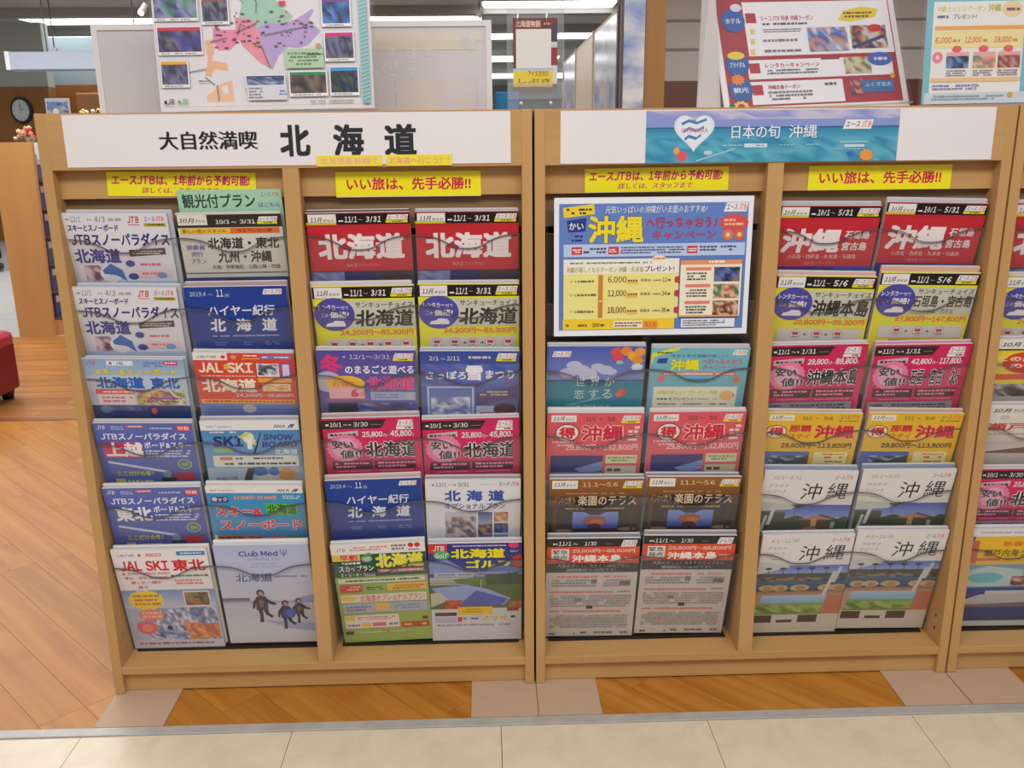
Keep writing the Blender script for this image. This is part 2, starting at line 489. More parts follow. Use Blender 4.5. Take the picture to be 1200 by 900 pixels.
def c_new_style(A):
    A.R(0, 0, 1, 1.4, (216, 214, 204))
    A.R(0, .02, 1, .17, (50, 48, 44)); A.R(.01, .02, .29, .14, (226, 224, 216)); A.T('10月', .02, .06, .17, .115, K_, .02, .2); A.T('からの', .18, .075, .27, .112, K_, .01, res=1)
    A.T('10/3', .37, .08, .5, .13, W_, .02); A.T('〜', .52, .1, .57, .12, W_, .01); A.T('3/31', .6, .08, .75, .13, W_, .02)
    logo(A, .77, .05, .96, .105, strip=YEL)
    A.G(.02, .175, .97, .24, (232, 200, 60), (236, 180, 50)); A.R(.5, .175, .97, .24, (222, 110, 50)); A.T('新しい旅のスタイル', .04, .185, .46, .23, (90, 60, 30), .015, res=1); A.T('今までにない旅', .56, .185, .9, .23, (110, 40, 30), .015, res=1)
    A.T('北海道・東北', .26, .285, .95, .42, (52, 50, 50), .03, .1); A.T('九州・沖縄', .34, .445, .86, .585, (52, 50, 50), .03, .1)
    A.T('北陸・伊勢南紀・山陰山陽・四国', .27, .61, .93, .66, (90, 88, 86), .01, res=1)
    A.T('添乗員', .05, .37, .23, .43, (110, 106, 180), .01); A.T('同行', .09, .45, .2, .51, (110, 106, 180), .01); A.T('プラン', .07, .53, .22, .59, (110, 106, 180), .01)
    A.R(0, .7, 1, .712, (110, 110, 120)); A.R(0, .76, 1, 1.4, (40, 60, 120)); A.R(.38, .77, .6, .84, (40, 44, 40))


def c_haiya(A):
    A.G(0, 0, 1, 1.4, (28, 66, 156), (24, 50, 130))
    A.T('2019.4', .05, .05, .21, .095, (220, 224, 236), .0, .15); A.T('〜', .23, .07, .28, .085, (190, 200, 226), 0); A.T('11', .31, .03, .38, .1, (226, 230, 240), .01, .1); A.T('月', .39, .075, .43, .11, (200, 206, 230), 0)
    logo(A, .76, .03, .95, .085)
    A.T('ハイヤー紀行', .2, .19, .86, .3, (232, 234, 240), .015, .15)
    for t, x in (('北', .2), ('海', .455), ('道', .71)): A.T(t, x, .33, x + .155, .465, (236, 238, 242), .025, .1)
    A.L(.2, .5, .88, .525, (160, 176, 214), 1, 4); A.L(.22, .57, .34, .62, (110, 130, 190), 2, 5); A.L(.5, .57, .6, .62, (110, 130, 190), 2, 6); A.L(.72, .57, .86, .62, (110, 130, 190), 2, 7)


def c_jalski(A):
    A.R(0, 0, 1, 1.4, (222, 70, 52)); A.R(0, 0, .34, .1, (236, 232, 228)); A.T('JALPAK', .03, .04, .24, .07, K_, .03, .3); A.E(.3, .055, .022, .022, (214, 50, 60)); A.E(.4, .055, .03, .03, (236, 140, 130))
    A.R(.66, .03, .97, .075, (120, 120, 200)); A.L(.68, .04, .95, .07, W_, 1); A.L(.5, .02, .65, .05, W_, 1); A.R(.48, .065, .66, .085, (240, 150, 60))
    A.T('JAL SKI', .04, .13, .58, .27, (246, 228, 206), .05, ol=(170, 40, 30), ow=.03); A.E(.32, .19, .035, .05, (240, 170, 60), jag=.3)
    A.L(.05, .3, .6, .33, (240, 190, 160), 1, 5)
    A.T('北海道', .05, .35, .6, .54, (246, 230, 214), .05, ol=(170, 40, 30), ow=.02)
    A.R(.62, .14, .84, .32, (236, 232, 226)); A.N(.63, .15, .83, .3, [(90, 110, 150), (220, 220, 230), (60, 60, 70), (200, 206, 220)], 7, 5, 4); A.R(.86, .13, .96, .34, (120, 90, 190)); A.R(.875, .15, .945, .32, (220, 210, 240))
    A.R(.62, .34, .96, .4, (244, 170, 70)); A.R(.66, .42, .94, .52, (240, 220, 190)); A.N(.68, .43, .92, .51, [(240, 190, 120), (220, 150, 80), (240, 230, 210)], 6, 3, 4)
    A.T('24,200円〜86,800円', .38, .555, .96, .61, (246, 240, 230), .02, ol=(80, 30, 30), ow=.02)
    A.R(.02, .64, .97, .7, (236, 170, 70)); A.L(.05, .65, .95, .69, (190, 60, 40), 1, 5); A.G(0, .7, 1, 1.4, (110, 130, 190), (60, 80, 150)); A.E(.5, .77, .07, .06, (190, 190, 180))


def c_ana_ski(A):
    A.G(0, .1, 1, 1.4, (72, 140, 200), (170, 196, 214)); A.R(0, 0, 1, .11, (232, 234, 236))
    A.T('ANA Travelers', .06, .045, .32, .08, (90, 90, 110), .005, .2); A.T('ANA', .74, .045, .86, .085, (50, 56, 100), .03, .2); A.poly([(.88, .085), (.92, .04), (.94, .04), (.9, .085)], (50, 50, 120)); A.poly([(.91, .085), (.94, .04), (.96, .04), (.93, .085)], (50, 50, 120))
    A.L(.08, .12, .36, .145, W_, 1, 3)
    A.T('SKI', .1, .18, .42, .31, (44, 44, 120), .06, .1); A.T('&', .46, .17, .55, .29, (230, 220, 120), .03); A.E(.47, .2, .06, .07, (230, 226, 200)); A.R(.45, .22, .5, .34, (236, 236, 230))
    A.poly([(.36, .19), (.48, .13), (.5, .15), (.4, .21)], (200, 210, 80)); A.poly([(.5, .4), (.6, .14), (.61, .14), (.52, .4)], (40, 40, 60))
    A.T('SNOW', .62, .16, .93, .23, (60, 62, 120), .03, .15); A.T('BOARD', .6, .25, .96, .32, (60, 62, 120), .03, .15)
    A.R(.1, .33, .3, .38, (150, 190, 130)); A.T('北海道', .72, .34, .96, .41, W_, .02)
    A.R(.08, .42, .96, .56, (222, 226, 218)); A.R(.15, .435, .28, .475, (224, 120, 90)); A.L(.3, .435, .8, .475, (90, 96, 110), 1, 4); A.L(.18, .5, .93, .545, (60, 70, 90), 1, 5)
    A.G(.0, .57, 1, .9, (160, 186, 206), (190, 200, 208)); A.E(.55, .62, .08, .06, (60, 110, 170)); A.E(.69, .62, .06, .055, (70, 120, 180)); A.poly([(.36, .74), (.42, .58), (.5, .57), (.44, .76)], (60, 56, 60)); A.E(.82, .66, .11, .1, (206, 150, 80), jag=.3); A.E(.62, .72, .1, .06, (206, 196, 190))
    A.N(.08, .68, .3, .76, [(150, 160, 176), (90, 100, 120), (190, 200, 210)], 5, 3, 5)


def c_ana_board(A):
    A.G(0, .1, 1, 1.4, (58, 150, 204), (40, 130, 190)); A.R(0, 0, 1, .1, (236, 234, 232))
    A.T('ANA Travelers', .04, .045, .3, .08, (90, 90, 110), .005, .2); A.T('ANA', .73, .04, .86, .085, (50, 56, 100), .03, .2); A.poly([(.88, .085), (.92, .04), (.94, .04), (.9, .085)], (50, 50, 120)); A.poly([(.91, .085), (.94, .04), (.96, .04), (.93, .085)], (50, 50, 120))
    A.T('24,300円〜77,600円', .28, .14, .72, .2, (236, 130, 40), .03, .15, ol=W_, ow=.03); A.R(.04, .15, .22, .24, (60, 70, 130)); A.T('得ック', .05, .16, .21, .22, W_, .02)
    A.L(.78, .13, .97, .19, (190, 220, 236), 2, 3)
    A.T('スキー&', .07, .29, .55, .44, (214, 60, 70), .05, ol=W_, ow=.05); A.T('スノーボード', .1, .49, .96, .64, (214, 60, 70), .05, ol=W_, ow=.05)
    A.R(.6, .25, .93, .42, (90, 190, 70)); A.T('北海道', .61, .26, .92, .41, (40, 80, 40), .03)
    A.R(.04, .72, .54, .82, (190, 110, 50)); A.L(.06, .735, .52, .8, (90, 40, 20), 1); A.R(.6, .72, .95, .82, (90, 140, 70)); A.R(.6, .72, .78, .82, (200, 90, 120)); A.R(0, .83, 1, .9, (70, 110, 80)); A.R(.02, .72, .05, .9, (230, 220, 60))


def c_club(A):
    A.G(0, 0, 1, .78, (180, 188, 226), (206, 208, 222)); A.G(0, .78, 1, 1.4, (196, 198, 212), (214, 214, 220))
    A.T('Club Med', .26, .08, .67, .155, (58, 62, 130), .03); A.T('Ψ', .7, .07, .77, .16, (80, 86, 150), .0); A.T('amazing you', .35, .175, .69, .215, (110, 116, 180), 0)
    A.L(.36, .25, .66, .27, (150, 156, 200), 1); A.L(.34, .29, .7, .31, (140, 146, 200), 1)
    A.T('北海道', .18, .39, .58, .51, (58, 76, 150), .01, .1); A.L(.6, .42, .95, .46, (130, 140, 190), 1, 3)
    A.G(0, .74, .3, .79, (96, 96, 106), (140, 146, 170)); A.G(.0, .79, 1, .84, (150, 162, 200), (200, 204, 222)); A.poly([(.85, .74), (1, .7), (1, .82), (.7, .82)], (150, 164, 206)); A.poly([(.4, 1.07), (1, 1.12), (1, 1.25), (.7, 1.2)], (160, 176, 216))
    # three running figures in winter clothes
    def fig(x, y, h, coat, skin=(190, 150, 130)):
        dk_ = tuple(int(q * .75) for q in coat); hi_ = tuple(min(255, int(q * 1.5)) for q in coat)
        A.poly([(x - .1 * h, y + .55 * h), (x, y + .55 * h), (x - .02 * h, y + .96 * h), (x - .1 * h, y + .96 * h), (x - .08 * h, y + .75 * h)], dk_)
        A.poly([(x, y + .55 * h), (x + .1 * h, y + .55 * h), (x + .13 * h, y + .7 * h), (x + .22 * h, y + .78 * h), (x + .17 * h, y + .84 * h), (x + .05 * h, y + .72 * h)], dk_)
        A.poly([(x - .1 * h, y + .2 * h), (x + .1 * h, y + .2 * h), (x + .13 * h, y + .4 * h), (x + .12 * h, y + .6 * h), (x - .14 * h, y + .6 * h), (x - .13 * h, y + .4 * h)], coat)
        A.poly([(x - .09 * h, y + .22 * h), (x - .19 * h, y + .36 * h), (x - .22 * h, y + .55 * h), (x - .17 * h, y + .56 * h), (x - .13 * h, y + .4 * h), (x - .05 * h, y + .3 * h)], dk_)
        A.poly([(x + .09 * h, y + .22 * h), (x + .2 * h, y + .34 * h), (x + .31 * h, y + .4 * h), (x + .3 * h, y + .46 * h), (x + .16 * h, y + .42 * h), (x + .05 * h, y + .3 * h)], dk_)
        A.poly([(x - .04 * h, y + .3 * h), (x + .05 * h, y + .34 * h), (x + .02 * h, y + .5 * h), (x - .06 * h, y + .48 * h)], hi_)
        A.E(x, y + .1 * h, .085 * h, .1 * h, dk_); A.E(x + .01 * h, y + .12 * h, .05 * h, .065 * h, skin)
    fig(.42, .62, .5, (84, 76, 78)); fig(.67, .78, .44, (54, 58, 110)); fig(.82, .75, .38, (74, 72, 78))
    A.E(.72, .97, .05, .07, (70, 100, 190))


def c_red(A, oki=False):
    A.R(0, 0, 1, 1.4, RED)
    if not oki: band(A, '11月', '11/1', '3/31')
    else: band(A, '10月', '10/1', '5/31')
    A.R(0, .1, .29, .125, (210, 196, 60)); A.R(0, .127, 1, .14, RED)
    if not oki:
        A.T('北海道', .09, .22, .93, .5, (240, 232, 232), .055); A.T('個人型フリープラン', .35, .545, .67, .585, (230, 160, 160), .005, res=1)
        A.G(0, .63, 1, .76, (40, 40, 100), (44, 44, 96)); A.N(0, .64, .32, .76, [(120, 130, 180), (150, 156, 190), (90, 100, 150)], 6, 3, 4); A.R(.62, .63, 1, .76, (60, 50, 60)); A.R(0, .76, 1, 1.4, (60, 60, 100))
    else:
        A.T('沖縄', .06, .24, .64, .5, (240, 232, 232), .05, .1)
        A.T('石垣島', .68, .26, .93, .35, (236, 226, 226), .035, .1); A.T('宮古島', .67, .385, .92, .475, (236, 226, 226), .035, .1)
        A.T('小浜島・西表島・久米島・与論島', .14, .515, .83, .565, (232, 190, 190), .015, res=1); A.T('個人型フリープラン', .32, .595, .63, .63, (224, 150, 150), .0, res=1)
        A.G(0, .65, 1, .78, (36, 44, 130), (50, 70, 150)); A.R(.62, .65, 1, .78, (40, 80, 170)); A.R(0, .78, 1, 1.4, (40, 60, 120))


def c_thank(A, word='北海道', price='24,200円〜85,300円', d2='3/31', sub=None, nicons=5):
    A.R(0, 0, 1, 1.4, (236, 230, 40)); band(A, '11月', '11/1', d2)
    A.R(.1, .145, 1, .42, (206, 206, 188)); A.T('サンキューチョイス', .41, .16, .98, .215, (52, 50, 44), .02, .1)
    if not sub: A.T(word, .4, .235, .985, .405, (52, 50, 46), .04, .1)
    else:
        A.T(word, .38, .225, .985, .345, (60, 58, 50), .03, .1); A.T(sub, .5, .36, .82, .41, (110, 108, 100), .01, res=1)
    A.E(.2, .28, .2, .165, (78, 76, 168), 28)
    A.T('レンタカー', .045, .18, .26, .235, W_, .02, .1, res=1); A.T('付で', .27, .195, .34, .23, W_, .01, res=1); A.T('この', .07, .27, .14, .305, W_, .01, .1, res=1); A.T('価格!', .155, .25, .34, .315, W_, .035, .1)
    A.poly([(.1, .4), (.12, .37), (.17, .36), (.2, .34), (.28, .345), (.3, .37), (.3, .4)], W_)
    A.T(price, .24, .435, .97, .495, (232, 100, 40), .03, ol=(244, 220, 150), ow=.02)
    A.R(.09, .53, .96, .66, (222, 216, 206)); n = nicons
    for i in range(n):
        x = .17 + i * (.72 / (n - 1)) if n == 5 else .28 + i * .22
        A.E(x, .59, .055, .05, (214, 120, 120)); A.E(x, .59, .05, .045, (230, 222, 214)); A.R(x - .03, .565, x + .03, .595, (196, 50, 66)); A.L(x - .03, .605, x + .03, .625, (90, 80, 90), 1)
        if i < n - 1 and (n == 3 or i in (1, 2)): A.T('+', x + .08, .575, x + .12, .605, (60, 80, 60), .02, res=1)
    A.R(.22, .675, .92, .71, (210, 50, 50)); A.R(.06, .72, .96, 1.4, (200, 196, 180))


def c_fuyu(A):
    A.G(0, 0, 1, 1.4, (84, 76, 160), (120, 120, 190))
    A.T('冬', .03, .045, .26, .3, (232, 50, 120), .04); A.T('12/1〜3/31', .33, .05, .74, .1, (214, 214, 236), .005); A.L(.26, .06, .32, .09, (190, 190, 226), 1)
    logo(A, .77, .035, .97, .09, strip=YEL)
    A.T('のまるごと遊べる', .28, .17, .97, .27, (240, 238, 240), .03)
    A.E(.1, .36, .14, .12, (190, 190, 220)); A.T('北海道', .48, .3, .975, .46, (222, 60, 130), .05, ol=(236, 190, 220), ow=.02)
    A.E(.27, .38, .2, .09, (240, 190, 60)); A.T('お得!!', .14, .35, .36, .42, (236, 110, 60), .02); A.R(.1, .43, .46, .56, (236, 180, 190)); A.T('6', .32, .45, .4, .54, (214, 50, 110), .05); A.T('日間', .41, .48, .47, .53, (214, 80, 120), .02)
    A.R(.06, .565, .5, .58, (230, 80, 60)); A.R(.52, .48, .98, .58, (170, 176, 214)); A.L(.55, .5, .85, .56, (120, 126, 180), 2); A.R(.88, .5, .96, .57, (190, 196, 210))
    A.G(.08, .61, .9, .8, (30, 30, 40), (60, 60, 90)); A.N(.38, .61, .94, .75, [(60, 80, 140), (150, 160, 200), (90, 100, 150), (130, 90, 100)], 8, 4, 7)


def c_sapporo(A):
    A.G(0, 0, 1, 1.4, (54, 78, 160), (110, 120, 180)); A.T('2/1', .09, .06, .19, .11, W_, .01); A.T('〜', .21, .08, .25, .1, W_, 0); A.T('2/11', .27, .06, .4, .11, W_, .01); A.L(.47, .05, .71, .1, (200, 206, 226), 1, 3)
    logo(A, .77, .025, .97, .085, strip=YEL)
    A.N(0, .15, 1, .42, [(60, 84, 164), (90, 110, 186), (120, 90, 160), (70, 100, 180), (100, 120, 190)], 10, 4, 9)
    A.T('さっぽろ', .05, .235, .46, .335, (236, 238, 246), .02); A.T('雪', .46, .17, .63, .35, (240, 242, 250), .04, ol=(130, 60, 130), ow=.03); A.T('まつり', .66, .225, .95, .33, (236, 238, 246), .02)
    A.R(.06, .42, .54, .8, (190, 200, 226)); A.G(.08, .44, .52, .8, (90, 110, 180), (130, 150, 200)); A.N(.1, .55, .5, .8, [(200, 206, 230), (150, 160, 206), (110, 120, 180), (230, 230, 240)], 8, 6, 4)
    A.poly([(.56, .5), (.98, .42), (.98, .56), (.56, .66)], (84, 60, 120)); A.L(.6, .47, .9, .54, (200, 190, 140), 2); A.R(.56, .66, .98, .8, (190, 196, 220)); A.E(.86, .7, .12, .08, (90, 60, 60)); A.R(.6, .74, .96, .8, (214, 60, 110)); A.R(0, .8, 1, 1.4, (90, 90, 130))


def c_yasui(A, word='北海道', p1='25,800', p2='45,800', d1='10/1', d2='3/30'):
    A.R(0, 0, 1, 1.4, PINK); A.poly([(0, .02), (.66, .02), (.6, .12), (0, .12)], (52, 34, 36))
    A.L(.03, .06, .07, .09, W_, 1); A.T(d1, .08, .045, .2, .098, W_, .02, .1); A.T('〜', .22, .065, .26, .085, W_, .01); A.L(.27, .06, .31, .09, W_, 1); A.T(d2, .32, .045, .47, .098, W_, .02, .1); A.L(.5, .07, .6, .085, (150, 130, 130), 1)
    logo(A, .76, .03, .96, .1, jc=(150, 60, 70), strip=W_)
    A.T(p1, .4, .155, .61, .225, (244, 238, 236), .04, .1, ol=(90, 20, 40), ow=.02); A.T('円〜', .62, .185, .68, .222, W_, .01, res=1); A.T(p2, .69, .15, .91, .225, (244, 238, 236), .04, .1, ol=(90, 20, 40), ow=.02); A.T('円', .92, .185, .96, .222, W_, .01, res=1)
    A.poly([(.05, .165), (.36, .14), (.36, .2), (.05, .225)], (206, 190, 190)); A.L(.07, .165, .34, .21, (70, 50, 56), 1)
    A.E(.21, .34, .19, .165, (236, 130, 172), 40, jag=.08); A.E(.21, .34, .13, .115, (240, 170, 200))
    A.T('安い', .08, .25, .3, .345, (50, 40, 42), .045, ol=(240, 232, 232), ow=.05); A.T('値!!', .15, .36, .38, .46, (50, 40, 42), .04, ol=(240, 232, 232), ow=.05)
    A.T(word, .42, .27, .97, .45, (44, 42, 44), .04, ol=(240, 236, 234), ow=.06)
    A.R(.06, .49, .48, .585, (70, 22, 40)); A.R(.5, .49, .96, .585, (70, 22, 40)); A.L(.09, .5, .45, .575, (236, 130, 160), 2, 6); A.L(.53, .5, .93, .575, (236, 130, 160), 2, 8)
    A.L(.1, .6, .46, .62, (240, 140, 170), 1); A.L(.53, .6, .93, .62, (240, 140, 170), 1, 3)
    A.R(.03, .64, .93, .8, (160, 156, 164)); A.L(.06, .66, .9, .77, (90, 86, 96), 3, 4, cw=.05); A.R(.93, .02, .99, 1.4, PINK); A.L(.95, .1, .975, .62, (240, 170, 196), 9, 4)
    A.R(0, .8, .93, 1.4, (180, 176, 184))


def c_option(A):
    A.R(0, 0, 1, 1.4, (228, 228, 232)); A.L(.07, .05, .1, .08, (110, 110, 116), 1); A.T('12/1', .11, .035, .22, .085, (70, 72, 80), .01); A.T('〜', .24, .055, .28, .07, (90, 90, 96), 0); A.L(.29, .05, .33, .08, (120, 120, 126), 1); A.T('3/31', .34, .035, .46, .085, (70, 72, 80), .01); A.L(.56, .05, .74, .07, (190, 190, 196), 1)
    A.T('エース', .77, .035, .88, .08, (60, 60, 120), .02, .2, res=1); A.T('JTB', .89, .03, .98, .08, (206, 60, 70), .02, .2, res=1)
    for t, x in (('北', .2), ('海', .43), ('道', .66)): A.T(t, x, .135, x + .17, .275, (54, 86, 176), .05)
    A.T('オプショナルプラン', .2, .3, .84, .375, (60, 84, 160), .015, .1)
    A.R(.2, .42, .53, .78, (196, 200, 216)); A.N(.2, .48, .53, .76, [(200, 196, 206), (170, 172, 190), (90, 80, 90), (214, 200, 196), (150, 120, 110)], 8, 7, 3)
    A.G(.55, .42, .7, .58, (70, 76, 140), (150, 160, 200)); A.N(.55, .58, .7, .72, [(120, 70, 60), (200, 150, 120), (60, 50, 60)], 4, 4, 3); A.R(.55, .72, .7, .78, (90, 110, 160))
    A.N(.72, .42, .87, .55, [(210, 150, 90), (226, 190, 140), (180, 100, 70)], 4, 4, 3); A.N(.72, .57, .87, .7, [(40, 50, 90), (90, 110, 160), (60, 60, 110)], 4, 3, 3); A.R(.72, .72, .87, .77, (120, 140, 190))
    A.L(.2, .8, .4, .82, (110, 110, 130), 1); A.R(.0, .86, .2, .93, (190, 90, 110)); A.R(.2, .86, 1, .93, (50, 50, 130)); A.L(.25, .87, .8, .92, (200, 200, 226), 1)


def c_sky(A):
    A.R(0, 0, 1, 1.4, (160, 184, 92)); A.R(0, 0, 1, .13, (234, 232, 228)); A.T('JTB', .05, .05, .15, .09, (206, 40, 60), .03, .2); A.L(.2, .03, .6, .09, (224, 120, 130), 2, 3); A.L(.63, .02, .8, .1, (120, 110, 100), 2, 3)
    A.E(.85, .04, .03, .03, (206, 50, 50)); A.E(.92, .04, .03, .03, (206, 50, 50)); A.L(.82, .085, .95, .11, (110, 50, 50), 1)
    A.R(0, .13, 1, .42, (36, 84, 58)); A.R(0, .13, .3, .21, (230, 200, 60)); A.T('早割', .08, .13, .27, .21, (214, 50, 50), .05, ol=W_, ow=.03); A.L(.08, .22, .3, .26, (240, 240, 230), 1)
    A.T('北海道', .46, .135, .97, .31, (240, 226, 40), .05, ol=(230, 236, 220), ow=.03); A.T('スカイプラン', .06, .27, .43, .345, (240, 240, 236), .03); A.T('2・3・4・5日間', .07, .365, .44, .415, (236, 238, 232), .025)
    A.E(.37, .19, .06, .04, (150, 170, 160)); A.E(.37, .185, .04, .025, (190, 200, 190)); A.poly([(.3, .16), (.4, .11), (.44, .14), (.36, .17)], (80, 160, 60))
    A.R(.47, .33, .97, .375, (200, 110, 110)); A.L(.49, .335, .95, .37, (240, 200, 190), 1)
    A.R(.03, .44, .97, .5, (226, 228, 204)); A.L(.08, .45, .93, .49, (70, 84, 60), 1, 5, cw=.03)
    A.R(.04, .52, .28, .62, (206, 60, 50)); A.L(.1, .535, .26, .6, (240, 190, 150), 2); A.R(.29, .52, .54, .62, (150, 176, 90)); A.L(.32, .55, .5, .6, (40, 70, 40), 2); A.R(.55, .52, .98, .61, (236, 190, 60)); A.L(.6, .54, .95, .6, (200, 90, 30), 2, 5)
    A.R(.03, .65, .97, .76, (230, 222, 200)); A.E(.12, .7, .08, .03, (240, 200, 60)); A.T('北海道オプショナルプラン', .24, .66, .93, .75, (214, 80, 100), .01, res=1)
    A.R(.04, .77, .97, .9, (176, 184, 196)); A.L(.07, .8, .35, .88, (120, 130, 160), 2, 3); A.R(.4, .77, .55, .88, (230, 190, 100)); A.L(.6, .8, .9, .87, (140, 150, 170), 2, 4)
    A.R(.04, .93, .64, 1.11, (230, 224, 214)); A.R(.05, .94, .15, 1.0, (230, 196, 60)); A.L(.18, .95, .6, 1.0, (214, 110, 110), 2, 3); A.R(.22, 1.04, .32, 1.09, (240, 190, 70)); A.R(.34, 1.04, .49, 1.09, (226, 100, 130)); A.L(.06, 1.05, .2, 1.09, (100, 100, 110), 1); A.L(.51, 1.04, .62, 1.09, (120, 120, 130), 1)
    A.R(.66, 1.05, .97, 1.12, (190, 70, 40)); A.L(.68, 1.06, .95, 1.11, (240, 180, 120), 1); A.R(.9, .98, .96, 1.02, (110, 60, 30)); A.R(.03, 1.15, .12, 1.19, (60, 60, 50)); A.L(.15, 1.15, .7, 1.19, (200, 210, 150), 1, 4); A.T('JTB', .42, 1.14, .52, 1.19, (214, 60, 80), .02, .2)


def c_golf(A):
    A.G(0, 0, 1, .5, (48, 46, 124), (70, 80, 150)); A.R(0, 0, .2, .13, (206, 60, 50)); A.T('JTB', .05, .03, .17, .1, W_, .04, .15); A.E(.14, .16, .09, .06, (80, 170, 110)); A.T('Golf', .07, .125, .21, .2, (220, 236, 220), .03, .2)
    A.L(.25, .02, .83, .05, (200, 200, 236), 1, 3, cw=.03); A.T('北海道', .24, .075, .82, .205, (240, 230, 40), .05, ol=(110, 120, 40), ow=.02); A.T('ゴルフ', .4, .23, .88, .345, (236, 230, 50), .05, ol=(90, 130, 60), ow=.03)
    A.E(.91, .03, .06, .045, (226, 60, 110), jag=.12); A.L(.87, .1, .96, .13, (200, 200, 236), 2)
    A.poly([(0, .24), (.2, .22), (.38, .36), (.38, .42), (0, .42)], (130, 150, 204)); A.E(.96, .25, .08, .1, (190, 70, 50), jag=.3); A.G(.38, .36, 1, .45, (110, 130, 190), (140, 160, 190)); A.poly([(.55, .36), (.8, .31), (1, .36), (1, .42), (.55, .42)], (90, 110, 170))
    A.R(.05, .4, .48, .465, (186, 184, 200)); A.L(.08, .415, .45, .45, (120, 118, 160), 1); A.R(.5, .4, .9, .465, (160, 150, 206)); A.L(.52, .415, .88, .45, (90, 84, 150), 1)
    A.G(0, .47, 1, .56, (190, 196, 190), (150, 160, 120)); A.poly([(.25, .5), (.6, .46), (1, .5), (1, .62), (.3, .56)], (92, 124, 50)); A.poly([(.6, .44), (.8, .42), (1, .44), (1, .6), (.62, .58)], (54, 80, 40)); A.E(.9, .5, .14, .1, (44, 66, 36), jag=.2)
    A.G(0, .58, 1, .95, (84, 106, 54), (96, 110, 70)); A.poly([(.02, .62), (.4, .58), (.62, .64), (.88, .78), (.8, .88), (.3, .88), (.1, .74)], (150, 170, 216)); A.poly([(.5, .66), (.85, .79), (.78, .88), (.3, .88)], (84, 96, 176)); A.poly([(0, .7), (.1, .68), (.2, .8), (0, .9)], (200, 196, 170))
    A.R(.555, .5, .56, .62, W_)
    A.N(.16, .8, .34, .98, [(200, 60, 40), (150, 80, 50), (90, 110, 60), (226, 90, 50)], 5, 5, 3); A.N(.86, .82, 1, .98, [(190, 60, 40), (120, 110, 60), (200, 120, 60)], 4, 4, 3)
    A.R(0, .93, 1, 1.4, (214, 212, 216)); A.R(.3, .9, .68, 1.02, (236, 196, 40)); A.L(.34, .92, .58, .99, (206, 140, 20), 2); A.R(.69, .92, .97, 1.02, (204, 214, 200)); A.R(.84, .92, .97, .97, (160, 50, 50)); A.R(.04, .98, .28, 1.03, (90, 50, 50)); A.R(.04, 1.05, .28, 1.13, (190, 186, 210)); A.L(.3, 1.05, .55, 1.1, (90, 130, 190), 1); A.R(.29, 1.05, .34, 1.12, (206, 70, 70)); A.L(.56, 1.04, .83, 1.1, (210, 180, 60), 2); A.R(.88, 1.04, .93, 1.07, (60, 60, 60)); A.L(.05, 1.15, .9, 1.19, (150, 150, 160), 1)


def c_sekai(A):
    A.G(0, 0, 1, .36, (72, 96, 188), (130, 140, 200)); A.G(0, .36, 1, .5, (36, 128, 150), (40, 140, 160)); A.G(0, .5, 1, 1.4, (40, 140, 160), (20, 90, 120)); A.R(0, .355, 1, .37, (50, 80, 130))
    logo(A, .05, .05, .24, .11)
    for x, y, r in ((.28, .2, .08), (.35, .25, .09), (.22, .28, .09), (.52, .22, .07), (.6, .25, .08), (.66, .27, .06), (.42, .29, .1)): A.E(x, y, r, r * .6, (190, 194, 220))
    for x, y, cc in ((.7, .06, (226, 90, 80)), (.8, .05, (236, 140, 60)), (.87, .1, (240, 180, 70)), (.94, .06, (236, 160, 70)), (.92, .15, (230, 150, 60)), (.72, .12, (220, 80, 90))): A.E(x, y, .065, .055, cc, jag=.25)
    A.E(.92, .22, .07, .045, (214, 224, 240), jag=.3); A.E(.74, .17, .04, .02, (120, 200, 210))
    for t, x in (('世', .3), ('界', .45), ('が', .6)): A.T(t, x, .32, x + .1, .42, (226, 234, 240), -.005)
    for t, x in (('恋', .29), ('す', .44), ('る', .58)): A.T(t, x, .46, x + .1, .56, (226, 234, 240), -.005)
    A.T('OKINAWA', .27, .625, .67, .66, (200, 224, 230), 0); A.E(.78, .49, .06, .045, (220, 80, 80), jag=.3); A.E(.75, .52, .04, .03, (230, 110, 100), jag=.2); A.poly([(.2, .63), (.55, .54), (.6, .55), (.22, .64)], (120, 180, 200))


